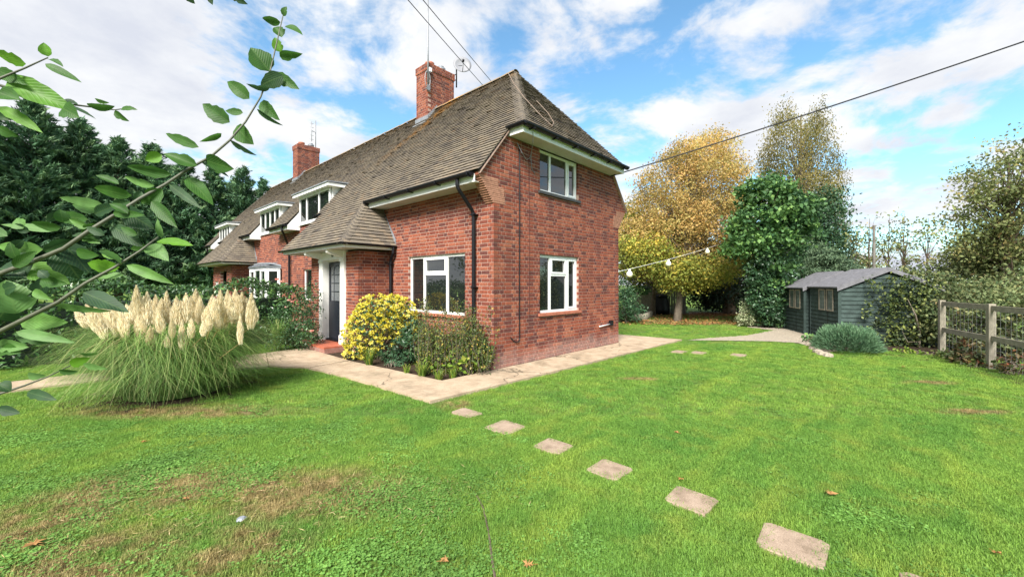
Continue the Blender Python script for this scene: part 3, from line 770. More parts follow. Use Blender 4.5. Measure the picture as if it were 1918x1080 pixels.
# downpipes
def pipe(house, pts, r=.036, collars=()):
    m = MB(); m.tube(pts, r, 10)
    for c in collars: m.lathe(c, [(.047, -.03), (.047, .03)], 10); m.box(c[0]-.05, c[0]+.06, c[1]-.07, c[1]+.07, c[2]-.008, c[2]+.008)
    part('downpipe', m, 'black', house, False)
pipe(A, [(-.468, .50, 3.60), (-.468, .50, 3.47), (-.44, .495, 3.40), (-.12, .48, 3.05), (-.075, .48, 2.98), (-.075, .48, .02)], collars=[(-.075, .48, 2.96), (-.075, .48, 1.55), (-.075, .48, .5)])
pipe(A, [(-.10, 3.35, 2.50), (-.10, 3.36, 2.36), (-.075, 3.5, 2.2), (-.075, 3.52, 2.1), (-.075, 3.52, .02)], collars=[(-.075, 3.52, 2.1), (-.075, 3.52, 1.0)])
pipe(A, [(-.468, 9.95, 3.60), (-.468, 9.95, 3.46), (-.40, 10.0, 3.36), (-.12, 10.4, 3.0), (-.075, 10.42, 2.92), (-.075, 10.42, .02)], collars=[(-.075, 10.42, 2.9)])
pipe(B, [(-.468, 21.6, 3.60), (-.42, 21.62, 3.3), (-.12, 21.65, 3.0), (-.075, 21.65, .02)])
# chimneys
def chimney(house, rp, x0, x1, y0, y1, ztop):
    cr = root('chimney', None, None, (x0, y0, 6.5)); cr.parent = house; cr.matrix_parent_inverse = Matrix.Translation(house.location).inverted()
    zb = 5.55; k0 = int(zb/CO); kt = int(ztop/CO)
    m, bk = MB(), MB()
    lx, ly = x1-x0, y1-y0
    for (o, U, N, L) in (((x0, y0, 0), X_, -Y_, lx), ((x0, y1, 0), -Y_, -X_, ly), ((x1, y1, 0), -X_, Y_, lx), ((x1, y0, 0), Y_, X_, ly)):
        w = Wall(o, U, N); od = ((-.006, -.12), (.1115, .006))
        w.lay(k0*CO, (kt-3)*CO, lambda z: (0, L), odd=od)
        w2 = Wall(Vector(o)+Vector(N)*.022-Vector(U)*.022, U, N); w2.lay((kt-3)*CO, kt*CO, lambda z: (0, L+.044), odd=od)
        for q in (w, w2):
            for b in q.bricks: q.brick_mesh(m, b)
            i = len(bk.v); bk.v += q.back.v; bk.f += [tuple(i+x for x in f) for f in q.back.f]; bk.r += q.back.r
    bk.box(x0+.03, x1-.03, y0+.03, y1-.03, zb, kt*CO+.015)
    def child(nm, mb, mat, sm=False):
        ob = put(nm, mb.mesh(nm, sm), mat); ob.parent = cr; ob.matrix_parent_inverse = Matrix.Translation(cr.location).inverted(); return ob
    child('stack', bk, 'mortar'); tag(child('brickwork', m, 'brick'), kind='stuff')
    zt = kt*CO+.01
    for k in range(2):
        pm = MB(); pm.lathe((x0+lx*(.28+.44*k), (y0+y1)/2, zt), [(.13, 0), (.13, .1), (.15, .11), (.15, .17), (.11, .175), (.10, .12)], 14)
        if k: pm.lathe((x0+lx*.72, (y0+y1)/2, zt+.17), [(.04, 0), (.10, .03), (.10, .06), (.03, .09)], 12)
        child('chimney_pot', pm, M['sillbrick'] if not k else M['lead'], True)
    fm = MB(); zs = lambda x: EZ+(min(x, 2*RX-x)-EX)*TP
    fm.obox((x0-.03, y0-.03, zs(x0)-.12), (-.10, 0, -.02), (0, ly+.06, 0), (0, 0, .05)); fm.box(x0-.035, x0-.008, y0-.035, y1+.03, zs(x0)-.15, zs(x0)+.14)
    n = 7
    for k in range(n):                      # stepped lead up the side
        xa = x0+(RX-x0)*k/n; xb = x0+(RX-x0)*(k+1)/n; fm.prism([(xa, y0-.012, zs(xa)-.05), (xb, y0-.012, zs(xb)-.05), (xb, y0-.012, zs(xb)+.12), (xa, y0-.012, zs(xb)+.12)], (0, -.012, 0))
    child('flashing', fm, 'lead')
chimney(A, RA, 2.08, 3.10, 4.99, 5.60, 8.48); chimney(B, RB, 2.08, 3.10, 15.7, 16.35, 8.48)
# farther cottage: front wall, porch, bay
fb = Wall((0, PARTY, 0), Y_, -X_)
def fbs(z): return (0, LEN-PARTY)
fb.lay(0, 3.66, fbs, [(.75, 3.6, .5, 2.2), (4.3, 7.5, -.1, 2.4), (0, .85, 3.5, 3.7), (3.3, 8.15, 3.5, 3.7), (10.35, 12, 3.5, 3.7)])
pb = Wall((PX, 14.9, 0), Y_, -X_); pb.lay(0, 2.43, lambda z: (0, 3.3), [(.8, 1.9, -.1, 2.15), (2.3, 3.0, 1.0, 1.75)], odd=((-.006, .006), (.1115, -.1115)))
pc = Wall((PX, 14.9, 0), X_, -Y_); pc.lay(0, 2.43, lambda z: (0, .825), odd=((.1115, 0), (-.006, 0)))
finish_walls(B, [('front_wall', fb, None), ('porch_wall', pb, None), ('porch_wall', pc, None)], 0)
m = MB(); m.box(.13, .16, PARTY, LEN-.1, 0, 4.2); m.box(.13, DEEP-.2, LEN-.14, LEN-.1, 0, 4.45); m.box(DEEP-.02, DEEP, PARTY, LEN-.1, 0, 3.5); m.box(PX+.3, PX+.33, 15, 18, 0, 2.43); part('rear_wall', m, 'mortar', B)
window(B, (PX, 17.9, 1.004), -Y_, -X_, .7, .74, [(0, .35, [], False), (.35, .7, [], True)], 'redsill')
part('door', MB().box(PX+.20, PX+.24, 15.7, 16.8, .05, 2.15), 'door', B)
bay = MB(); bay.prism([(-.012, 11.45, 2.2), (-.45, 11.75, 2.2), (-.45, 13.9, 2.2), (-.012, 14.2, 2.2)], (0, 0, .07))
bay.prism([(-.012, 11.42, 2.27), (-.48, 11.73, 2.27), (-.48, 13.92, 2.27), (-.012, 14.23, 2.27)], (0, 0, .02)); bay.prism([(-.012, 11.5, 2.29), (-.30, 11.85, 2.38), (-.30, 13.8, 2.38), (-.012, 14.15, 2.46)], (0, 0, .05))
for k in range(6): bay.tube([(-.46, 11.85+k*.4, 2.30), (-.012, 11.85+k*.4, 2.44)], .014, 6)
part('bay_roof', bay, 'lead', B)
bl = MB(); bl.prism([(-.012, 11.5, 0), (-.40, 11.78, 0), (-.40, 13.87, 0), (-.012, 14.15, 0)], (0, 0, .72)); part('bay_wall', bl, 'brick', B)
window(B, (-.42, 13.87, .74), -Y_, -X_, 2.09, 1.44, [(0, .7, [], True), (.7, 1.4, [], False), (1.4, 2.09, [], True)], 'white', set_back=-.02)
dv = Vector((.41, -.28, 0)); dl = dv.length; dv.normalize()
window(B, (-.42, 11.78, .74), dv, Vector((-.28, -.41, 0)).normalized(), dl-.02, 1.44, [(0, dl-.02, [], True)], 'white', set_back=-.01)
# ================================================================== fittings on the near cottage
def thing(name, label, cat, loc, parts, group=None):
    r = root(name, label, cat, loc, group)
    out = []
    for nm, mb, mat, sm in parts: out.append(part(nm, mb, mat, r, sm))
    return r
cx, cy = 2.04, 4.93
mast = MB(); mast.tube([(cx, cy, 7.55), (cx, cy, 8.9), (cx, cy, 11.5)], [.028, .024, .014], 8)
brk = MB(); brk.box(cx-.03, cx+.08, cy-.035, cy+.075, 7.62, 7.65); brk.box(cx-.03, cx+.08, cy-.035, cy+.075, 8.12, 8.15); brk.box(cx-.045, cx+.045, cy-.04, cy-.028, 7.56, 7.72)
coil = MB(); coil.tube([(cx-.03-.16*math.sin(a)*.6, cy-.02-.0*a, 7.88+.26*math.cos(a)) for a in np.linspace(0, 2*math.pi, 20)], .011, 6)
box_ = MB().box(cx+.03, cx+.12, cy-.04, cy+.02, 8.16, 8.28)
thing('aerial_mast', 'tall thin pale aerial mast strapped to the front of the near chimney', 'aerial', (cx, cy, 7.55), [('mast', mast, 'metal', True), ('bracket', brk, 'metal', False), ('cable_coil', coil, 'metal', True), ('mast_box', box_, 'white', False)])
am = MB(); am.tube([(3.0, 15.9, 8.3), (3.0, 15.9, 9.9)], .022, 6)
ab = MB(); ab.tube([(2.75, 15.75, 9.75), (2.75, 15.75, 8.75)], .014, 6); ab.tube([(3.0, 15.9, 9.3), (2.75, 15.75, 9.3)], .012, 5)
for k in range(5): ab.tube([(2.75-.1, 15.75, 8.85+k*.2), (2.75+.1, 15.75, 8.85+k*.2)], .008, 5)
thing('television_aerial', 'small twin rod television aerial on the farther chimney', 'aerial', (3.0, 15.9, 8.3), [('mast', am, 'metal', True), ('dipole', ab, 'metal', True)])
# satellite dish on an arm beside the chimney
dc = D(866, 121, 13.3); fc_ = (D(700, 300, 4)-dc).normalized(); fc_ = Vector((-.55, -.80, .22)).normalized()
dm = MB(); dm.lathe(dc-fc_*.06, [(.002, 0), (.12, .008), (.22, .03), (.295, .06), (.298, .066), (.22, .037), (.12, .015), (.002, .007)], 24, axis=fc_)
ar = MB(); q = fc_.to_track_quat('Z', 'Y'); foot = dc+q @ Vector((0, -.26, 0)); tip = dc+fc_*.28+q @ Vector((0, -.10, 0)); ar.tube([foot, dc+fc_*.16+q @ Vector((0, -.24, 0)), tip], .012, 6)
lnb = MB(); lnb.lathe(tip-fc_*.0, [(.02, -.05), (.035, -.04), (.035, .03), (.022, .05)], 10, axis=-fc_)
pole = MB(); pb_ = D(855, 164, 13.3); pt = D(855, 124, 13.3); pole.tube([pb_, pt, dc-fc_*.07], .022, 8); wallp = Vector((3.10, 5.2, pb_.z+.25)); pole.tube([(wallp.x+.006, wallp.y, wallp.z), (pb_.x, pb_.y, pb_.z+.25)], .018, 6); pole.tube([(wallp.x+.006, wallp.y, wallp.z+.18), (pb_.x, pb_.y, pb_.z+.43)], .018, 6)
thing('satellite_dish', 'grey round satellite dish on a bracket beside the near chimney', 'dish', tuple(pb_), [('reflector', dm, plain('dish_grey', (.22, .225, .25), .6, .06), True), ('feed_arm', ar, 'metal', True), ('receiver', lnb, 'black', True), ('pole', pole, 'black', True)])
# cables on the gable, wall box and pipe
m = MB(); m.tube([(.72, -.014, 4.4), (.722, -.014, 3.0), (.716, -.014, 1.6), (.72, -.014, .52), (.70, -.02, .47), (.60, -.03, .45), (.52, -.02, .50), (.46, -.014, .56)], .011, 6)
tag(part('wall_cable', m, 'black'), 'thin black cable running straight down the gable from eave to foot', 'cable')
m = MB(); m.tube([(1.02, -.012, 4.3), (1.02, -.012, 2.4), (1.025, -.012, 1.02), (1.06, -.012, .95)], .006, 5)
tag(part('wall_cable', m, plain('brown_cable', (.10, .035, .03), .5)), 'faint reddish cable down the gable close to the window', 'cable')
m = MB(); m.tube([(.62, -.03, 4.42), (.70, -.10, 4.22), (.86, -.08, 4.12), (1.0, -.05, 4.2), (1.08, -.03, 4.36), (1.05, -.03, 4.22), (1.1, -.02, 4.0), (1.2, -.02, 3.92)], .007, 6); m.tube([(.66, -.42, 4.62), (.72, -.36, 4.38), (.95, -.12, 4.18)], .006, 5)
tag(part('loose_cable', m, 'metal'), 'loop of pale loose cable hanging under the gable eave', 'cable')
m = MB(); m.tube([(1.4, -.30, 4.86), (1.25, -.10, 5.1), (1.2, .3, 5.57), (1.3, .7, 6.05), (1.5, 1.05, 6.47)], .007, 6)
m.tube([(1.42, -.28, 4.87), (1.7, -.12, 5.06), (1.85, .15, 5.39), (1.8, .45, 5.75)], .007, 6)
for i, v in enumerate(m.v): m.v[i] = (v[0], v[1]-.02, v[2]+.04)
tag(part('roof_cable', m, plain('tan_cable', (.22, .16, .12), .6)), 'loose tan cable curling up the half hip of the roof', 'cable')
bx = MB(); bx.box(4.30, 4.42, -.085, -.008, .50, .64); pp = MB(); pp.tube([(4.3, -.035, .54), (3.85, -.035, .52), (3.78, -.035, .52)], .017, 8)
thing('wall_outlet_box', 'small black outlet box with a white pipe low on the gable', 'outlet', (4.36, -.04, .5), [('box', bx, 'black', False), ('pipe', pp, 'white', True)])
# overhead lines
def sag(a, b, s, n=24): a, b = Vector(a), Vector(b); return [a.lerp(b, k/n)-Vector((0, 0, 4*s*(k/n)*(1-k/n))) for k in range(n+1)]
e = Vector((4.30, -.05, 4.46)); far = D(1918, 68, 8.6); far = e+(far-e)*1.6
m = MB(); m.tube(sag(e, far, .12), .016, 6); tag(part('overhead_cable', m, 'black'), 'thick black overhead cable rising to the right from the gable', 'cable')
for (p1, p2, lab) in (((765, 0), (905, 160), 'left one of two thin wires above the satellite dish'), ((793, 0), (921, 153), 'right one of two thin wires above the satellite dish')):
    b_ = D(p2[0], p2[1], 14.5); t_ = D(p1[0], p1[1], 9.0); t2 = b_+(t_-b_)*1.35
    b2 = b_+(b_-t_).normalized()*1.5
    m = MB(); m.tube(sag(b2, t2, .02), .010, 5); tag(part('telephone_wire', m, 'black'), lab, 'wire')
# ================================================================== paving
path = MB(); path.v, path.f, path.r = [], [], []
pth = root('path', None, None, (0, 0, -.06)); tag(pth, kind='structure')
def slab(pts, z=0.0, mat='concrete'):
    m = MB(); j = random.uniform(-.006, .004)
    c = Vector((sum(p[0] for p in pts)/len(pts), sum(p[1] for p in pts)/len(pts), 0))
    top = [(p[0], p[1], z+j) for p in pts]; bot = [(p[0], p[1], -.10) for p in pts]
    n = len(pts); m.v = bot+top; m.f = [tuple(range(n, 2*n))]+[(k, (k+1) % n, n+(k+1) % n, n+k) for k in range(n)]; m.r = [.5]*(n+1)
    return part('path_slab', m, mat, pth)
xs = [-1.2, .55, 2.05, 3.5, 4.9]
slab([(-2.02, -.80), (-1.19, -.83), (-1.19, .06), (-2.10, 1.20)])
for i in range(4):
    a, b = xs[i]+.012, xs[i+1]; ya = lambda x: -.84-.033*(x+1.2)
    slab([(a, ya(a)), (b, ya(b)), (b, -.014), (a, -.014 if i else .03)])
slab([(4.912, -1.05), (6.62, -1.08), (6.45, .70), (4.912, .70)]); slab([(4.912, .712), (6.44, .712), (6.3, 3.2), (4.912, 3.2)]); slab([(4.912, 3.212), (6.3, 3.212), (6.3, 6), (4.912, 6)])
slab([(-2.105, 1.212), (-1.19, .075), (-1.30, 1.62), (-2.17, 1.9)]); slab([(-2.172, 1.912), (-1.302, 1.632), (-1.42, 2.9), (-2.26, 2.75)])
slab([(-2.262, 2.762), (-1.422, 2.912), (-1.42, 4.3), (-1.42, 5.3), (-2.3, 5.25), (-2.75, 3.5)])
xx = [-2.76, -3.9, -5.0, -6.1, -7.3, -8.6, -10]
for i in range(len(xx)-1):
    a, b = xx[i]-.012, xx[i+1]; f0 = lambda x: 3.5+.85*min(1, (-2.76-x)/2.2); f1 = lambda x: 5.25
    if i == 0: slab([(-2.76, 3.51), (-2.312, 5.25), (b, f1(b)), (b, f0(b))])
    else: slab([(a, f0(a)), (a, f1(a)), (b, f1(b)), (b, f0(b))])
tag(sheet('flower_bed', [(-1.21, .03), (0.0, -.0), (0.0, 3.7), (-.85, 3.7), (-.85, 4.2), (-1.40, 4.2), (-1.42, 2.9), (-1.3, 1.62)], -.02, 'soil'), kind='structure')
# stepping slabs
SS = [((-1.96, -1.49), .24, .36), ((-2.0, -2.21), .35, .36), ((-2.06, -2.94), .29, .31), ((-2.14, -3.62), .31, .31), ((-2.17, -4.33), .30, .31), ((-2.28, -4.99), .34, .35), ((-2.30, -5.66), .34, .35)]
SLAB = ['first stepping slab, partly overgrown, just off the path corner', 'second stepping slab out from the path corner', 'third stepping slab out from the path corner', 'fourth stepping slab out from the path corner', 'fifth stepping slab, with a small orange leaf on its far edge', 'nearest whole stepping slab, largest in the lawn', 'stepping slab cut off by the bottom right edge of the photo']
STONES = []
def stepping(c, w, h, label, group='stepping slabs in the lawn'):
    m = MB(); a = random.uniform(-.05, .05); r_ = Matrix.Rotation(a, 3, 'Z'); pts = []
    for (sx, sy) in ((-1, -1), (1, -1), (1, 1), (-1, 1)):
        for (ex, ey) in (((.42, .5), (.5, .42)) if sx*sy < 0 else ((.5, .42), (.42, .5))):
            p = r_ @ Vector((sx*w*ex+random.uniform(-.008, .008), sy*h*ey+random.uniform(-.008, .008), 0)); pts.append((c[0]+p.x, c[1]+p.y))
    z = -.024; n = len(pts)
    m.v = [(x, y, -.09) for x, y in pts]+[(x, y, z-.006) for x, y in pts]+[(c[0]+(x-c[0])*.97, c[1]+(y-c[1])*.97, z) for x, y in pts]
    for l in (0, n): m.f += [(l+k, l+(k+1) % n, l+n+(k+1) % n, l+n+k) for k in range(n)]
    m.f.append(tuple(range(2*n, 3*n))); m.r = [.5]*len(m.f)
    STONES.append((c[0], c[1], min(w, h)*.505)); tag(part('stepping_slab', m, 'stone'), label, 'paving slab', group)
for (c, w, h), l in zip(SS, SLAB): stepping(c, w, h, l)
for (px, py, l) in ((1272, 656, 'left far slab sunk in the lawn beyond the gable path'), (1308, 658, 'middle far slab sunk in the lawn beyond the gable path'), (1383, 662, 'lone far slab sunk in the lawn towards the round bush')):
    c = G(px, py); stepping((c.x, c.y), .38, .3, l, 'far slabs sunk in the lawn')
# gravel way to the sheds
gp = [G(1275, 634), G(1400, 628), G(1500, 627), G(1510, 640), G(1590, 664), G(1640, 662), G(1600, 628), G(1515, 614), G(1440, 615), G(1395, 622)]
gp = [G(1288, 635), G(1330, 631), G(1400, 626.5), G(1450, 617), G(1400, 611), G(1440, 606), G(1500, 612), G(1530, 618), G(1560, 634), G(1570, 655), G(1535, 660), G(1520, 648), G(1495, 640), G(1440, 637), G(1380, 636)]
tag(sheet('gravel_path', [(p.x, p.y) for p in gp], LZ+.02, 'gravel'), kind='structure')
gpx = np.array([(p.x, p.y) for p in gp])
def inside(poly, P):
    x, y = P[:, 0], P[:, 1]; r = np.zeros(len(P), bool); n = len(poly)
    for i in range(n):
        x0, y0 = poly[i]; x1, y1 = poly[(i+1) % n]
        c = ((y0 > y) != (y1 > y)) & (x < (x1-x0)*(y-y0)/((y1-y0) if y1 != y0 else 1e-9)+x0); r ^= c
    return r
pts = RNG.uniform(gpx.min(0), gpx.max(0), (9000, 2)); pts = pts[inside(gpx, pts)][:3500]
V, FA = [], []
oct_ = np.array([(1, 0, 0), (0, 1, 0), (-1, 0, 0), (0, -1, 0), (0, 0, .7)]); of = np.array([(0, 1, 4), (1, 2, 4), (2, 3, 4), (3, 0, 4)])
sz = RNG.uniform(.012, .03, len(pts)); ang = RNG.random(len(pts))*6.28
cs, sn = np.cos(ang), np.sin(ang)
o5 = np.repeat(oct_[None], len(pts), 0)*sz[:, None, None]
ox = o5[..., 0]*cs[:, None]-o5[..., 1]*sn[:, None]; oy = o5[..., 0]*sn[:, None]+o5[..., 1]*cs[:, None]
V = np.stack([ox+pts[:, :1], oy+pts[:, 1:], o5[..., 2]+LZ+.021], -1).reshape(-1, 3)
FA = (np.arange(len(pts))[:, None, None]*5+of[None]).reshape(-1, 3)
tag(put('gravel_stones', mesh_np('gravel_stones', V, FA, np.repeat(RNG.random(len(pts)), 4), 3), 'gravel'), 'pale loose gravel on the way to the sheds', 'gravel', kind='stuff')
# ================================================================== lawn blades
def tuft(seed, n, hgt, spread, wid, clover=False):
    rg = np.random.default_rng(seed); V, FA = [], []
    for k in range(n):
        a = rg.random()*6.283; r = spread*math.sqrt(rg.random()); b = np.array([r*math.cos(a), r*math.sin(a), 0])
        la = rg.random()*6.283; ln = np.array([math.cos(la), math.sin(la), 0]); h = hgt*rg.uniform(.55, 1.15); lean = h*rg.uniform(.2, 1.1)
        sd = np.array([-ln[1], ln[0], 0])*wid*rg.uniform(.7, 1.3); i = len(V)
        if clover:
            c = b+np.array([0, 0, h*.8]); w = wid*rg.uniform(2, 3.6); u = ln*w; v = np.array([-ln[1], ln[0], rg.uniform(-.3, .3)])*w*.8
            V += [c-u, c+v+np.array([0, 0, .004]), c+u, c-v]; FA += [(i, i+1, i+2), (i, i+2, i+3)]
        else:
            m = b+ln*lean*.4+UP*h*.65; t = b+ln*lean+UP*h*(.95 if rg.random() < .6 else .6)
            V += [b-sd, b+sd, m+sd*.8, m-sd*.8, t]; FA += [(i, i+1, i+2), (i, i+2, i+3), (i+3, i+2, i+4)]
    return mesh_np('grass_tuft', np.array(V), np.array(FA), rg.random(len(FA)), 3)
lawn = root('lawn_grass', 'short bright green mown lawn with worn straw patches', 'grass', (-1, -3, LZ), kind='stuff')
tufts = []
clov = leafmat('clover_leaf', [(0, (.07, .17, .03)), (1, (.13, .25, .05))], .6, .3)
for k in range(5):
    me = tuft(k, 60, .031, .075, .0015) if k < 4 else tuft(k, 22, .028, .085, .0034, True)
    me.materials.append(M['blade'] if k < 4 else clov)
    o = put('grass_tuft', me, None); o.parent = lawn; o.location = (-.3+.13*k, .1*k, 0); tag(o, kind='stuff'); tufts.append(o)
def free(P):
    ok = np.ones(len(P), bool); x, y = P[:, 0], P[:, 1]
    ok &= ~((x > -.0) & (x < DEEP) & (y > 0)); ok &= ~((x > -2.0+.0*x) & (x < 0.1) & (y > -.80) & (y < 4))
    ok &= ~((x > -2.1-.11*np.clip(y-1, 0, 2)) & (x < 0) & (y > .2) & (y < 5.3))
    ok &= ~((x > -1.3) & (x < 6.55) & (y > -.85-.033*(x+1.2)) & (y < 8)); f0 = 3.45+.85*np.clip((-2.76-x)/2.2, 0, 1); ok &= ~((x < -2.5) & (y > f0) & (y < 5.27))
    for (a, b, r) in STONES: ok &= ~((np.abs(x-a) < r*.98) & (np.abs(y-b) < r*.98))
    ok &= ~inside(gpx, P)
    pc = G(330, 735); ok &= ~(((x-pc.x)**2+(y-pc.y)**2) < .55**2)
    return ok
def ground_pts(n, d0, d1, pw):
    d = d0+(d1-d0)*RNG.random(n)**pw; l = d*RNG.uniform(-1.36, 1.36, n)
    return np.stack([CAMX+d*ca+l*sa, CAMY+d*sa-l*ca], 1)
P = np.concatenate([ground_pts(26000, 1.9, 5, .62), ground_pts(24000, 4.5, 11, .7), ground_pts(14000, 10, 21, .8)])
P = P[free(P)]
P = P[~((P[:, 0] > 8.2) & (P[:, 1] < -4.6))]
me = bpy.data.meshes.new('lawn_points'); me.vertices.add(len(P)); me.vertices.foreach_set('co', np.column_stack([P, np.full(len(P), LZ)]).astype(np.float32).ravel())
dd = (P[:, 0]-CAMX)*ca+(P[:, 1]-CAMY)*sa
cl = np.sin(P[:, 0]*4.3+1.3+np.sin(P[:, 1]*2.2))*np.cos(P[:, 1]*3.7-.4+np.sin(P[:, 0]*3.1))+np.sin(P[:, 0]*1.3-P[:, 1]*1.9)*.5+RNG.normal(size=len(P))*.7
leftside = (P[:, 0] < -3.0) & (P[:, 1] < 1.5)
var = RNG.integers(0, 4, len(P)); var[(cl > .8) & leftside] = 4; var[(cl > 2.0)] = 4
a = me.attributes.new('pick', 'INT', 'POINT'); a.data.foreach_set('value', var.astype(np.int32))
a = me.attributes.new('size', 'FLOAT', 'POINT'); a.data.foreach_set('value', (RNG.uniform(.75, 1.2, len(P))*(1+.045*np.clip(dd-5, 0, 12))).astype(np.float32))
a = me.attributes.new('turn', 'FLOAT_VECTOR', 'POINT'); a.data.foreach_set('vector', np.column_stack([np.zeros(len(P)), np.zeros(len(P)), RNG.random(len(P))*6.283]).astype(np.float32).ravel())
lg = bpy.data.objects.new('mown_grass', me); COL.objects.link(lg); lg.parent = lawn; lg.matrix_parent_inverse = Matrix.Translation(lawn.location).inverted(); tag(lg, kind='stuff')
ng = bpy.data.node_groups.new('grass', 'GeometryNodeTree')
ng.interface.new_socket('Geometry', in_out='INPUT', socket_type='NodeSocketGeometry'); ng.interface.new_socket('Geometry', in_out='OUTPUT', socket_type='NodeSocketGeometry')
gi, go = ng.nodes.new('NodeGroupInput'), ng.nodes.new('NodeGroupOutput')
iop = ng.nodes.new('GeometryNodeInstanceOnPoints'); jn = ng.nodes.new('GeometryNodeJoinGeometry')
for o in reversed(tufts):
    oi = ng.nodes.new('GeometryNodeObjectInfo'); oi.inputs['Object'].default_value = o; oi.inputs['As Instance'].default_value = True; ng.links.new(oi.outputs['Geometry'], jn.inputs[0])
def named(nm, ty):
    n = ng.nodes.new('GeometryNodeInputNamedAttribute'); n.data_type = ty; n.inputs[0].default_value = nm; return n.outputs[0]
iop.inputs['Pick Instance'].default_value = True
ng.links.new(gi.outputs[0], iop.inputs['Points']); ng.links.new(jn.outputs[0], iop.inputs['Instance'])
ng.links.new(named('pick', 'INT'), iop.inputs['Instance Index']); ng.links.new(named('turn', 'FLOAT_VECTOR'), iop.inputs['Rotation']); ng.links.new(named('size', 'FLOAT'), iop.inputs['Scale'])
ng.links.new(iop.outputs[0], go.inputs[0])
md = lg.modifiers.new('grass', 'NODES'); md.node_group = ng
# straw and dead stems on the worn patch
c0 = G(560, 915); n = 1500; q = RNG.normal(size=(n, 2))*[.75, .28]; Pp = np.column_stack([c0.x+q[:, 0]*sa+q[:, 1]*ca, c0.y-q[:, 0]*ca+q[:, 1]*sa, np.full(n, LZ+.015)+RNG.random(n)*.02])
c1 = G(250, 950); q = RNG.normal(size=(900, 2))*[.7, .3]; P2 = np.column_stack([c1.x+q[:, 0]*sa+q[:, 1]*ca, c1.y-q[:, 0]*ca+q[:, 1]*sa, np.full(900, LZ+.015)+RNG.random(900)*.02])
Pp = np.concatenate([Pp, P2]); ax = RNG.normal(size=(len(Pp), 3)); ax[:, 2] *= .15
straw = leafmat('dry_straw', [(0, (.16, .11, .05)), (.6, (.36, .26, .12)), (1, (.5, .38, .22))], .8, .1)
tag(put('dry_straw', leaf_mesh('dry_straw', Pp, RNG.uniform(.02, .075, len(Pp)), .045, ax, 1.0), straw), 'dead straw strewn over the bare patch of lawn', 'straw', kind='stuff')
# ragged edge of grass overhanging the paving
# ================================================================== plants
LM = {
 'bronze': leafmat('bronze_leaf', [(0, (.03, .055, .02)), (.5, (.07, .08, .03)), (.75, (.15, .07, .035)), (1, (.26, .09, .05))], .5, .2),
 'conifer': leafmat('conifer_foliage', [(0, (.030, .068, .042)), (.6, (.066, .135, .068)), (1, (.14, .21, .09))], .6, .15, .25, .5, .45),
 'autumn': leafmat('autumn_foliage', [(0, (.21, .21, .07)), (.35, (.34, .275, .095)), (.7, (.44, .30, .11)), (1, (.48, .27, .11))], .6, .4, .2, .45, .35),
 'autgreen': leafmat('turning_foliage', [(0, (.09, .13, .03)), (.5, (.21, .23, .045)), (1, (.46, .34, .06))], .6, .35, .2, .45, .35),
 'birch': leafmat('birch_foliage', [(0, (.07, .085, .03)), (.5, (.17, .15, .05)), (1, (.26, .21, .08))], .6, .35, .2, .4, .3),
 'maple': leafmat('maple_foliage', [(0, (.022, .06, .032)), (.6, (.075, .16, .05)), (1, (.20, .33, .08))], .55, .3, .3, .8, .35),
 'ivy': leafmat('ivy_foliage', [(0, (.018, .046, .024)), (.7, (.038, .086, .038)), (1, (.085, .14, .055))], .4, .18, .4, .8, .35),
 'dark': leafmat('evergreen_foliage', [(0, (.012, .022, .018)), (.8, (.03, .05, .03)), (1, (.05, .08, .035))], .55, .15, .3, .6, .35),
 'pine': leafmat('pale_conifer_foliage', [(0, (.045, .085, .055)), (1, (.13, .19, .10))], .6, .2, .2, .6, .3),
 'laurel': leafmat('laurel_leaf', [(0, (.018, .05, .018)), (.6, (.038, .095, .026)), (1, (.085, .16, .04))], .32, .15, .6, 1.0, .3),
 'varieg': leafmat('variegated_leaf', [(0, (.10, .17, .07)), (.5, (.34, .38, .22)), (1, (.55, .56, .38))], .5, .25),
 'hedge': leafmat('hedgerow_foliage', [(0, (.04, .07, .03)), (.5, (.105, .135, .055)), (.9, (.20, .20, .085)), (1, (.24, .14, .08))], .6, .25, .25, .7, .4),
 'olive': leafmat('olive_tree_foliage', [(0, (.08, .105, .045)), (.6, (.17, .20, .075)), (1, (.32, .23, .09))], .6, .3, .2, .5, .35),
 'yellow': leafmat('yellow_leaf', [(0, (.26, .27, .03)), (.3, (.50, .44, .04)), (.65, (.65, .57, .10)), (1, (.78, .72, .30))], .5, .25, .3, 3, .15),
 'shrub': leafmat('shrub_leaf', [(0, (.025, .05, .016)), (.5, (.07, .11, .028)), (.85, (.16, .17, .04)), (1, (.36, .24, .05))], .5, .25, .35, 3, .3),
 'rose': leafmat('rose_leaf', [(0, (.015, .04, .016)), (.6, (.035, .085, .03)), (1, (.10, .17, .06))], .4, .2, .45, 3, .3),
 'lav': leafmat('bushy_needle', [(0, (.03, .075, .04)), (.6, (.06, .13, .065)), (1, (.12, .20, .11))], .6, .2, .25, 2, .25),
 'strap': leafmat('strap_leaf', [(0, (.05, .11, .02)), (.6, (.14, .22, .03)), (1, (.33, .32, .06))], .5, .3, .3, 5, .3),
 'pampas': leafmat('pampas_blade', [(0, (.045, .11, .022)), (.5, (.115, .21, .045)), (.85, (.22, .30, .09)), (1, (.42, .37, .18))], .5, .3, .3, 2, .25),
 'brown': leafmat('fallen_leaf', [(0, (.14, .07, .03)), (.5, (.34, .16, .05)), (1, (.40, .24, .10))], .8, .1, .2, 6, .3, .85),
}
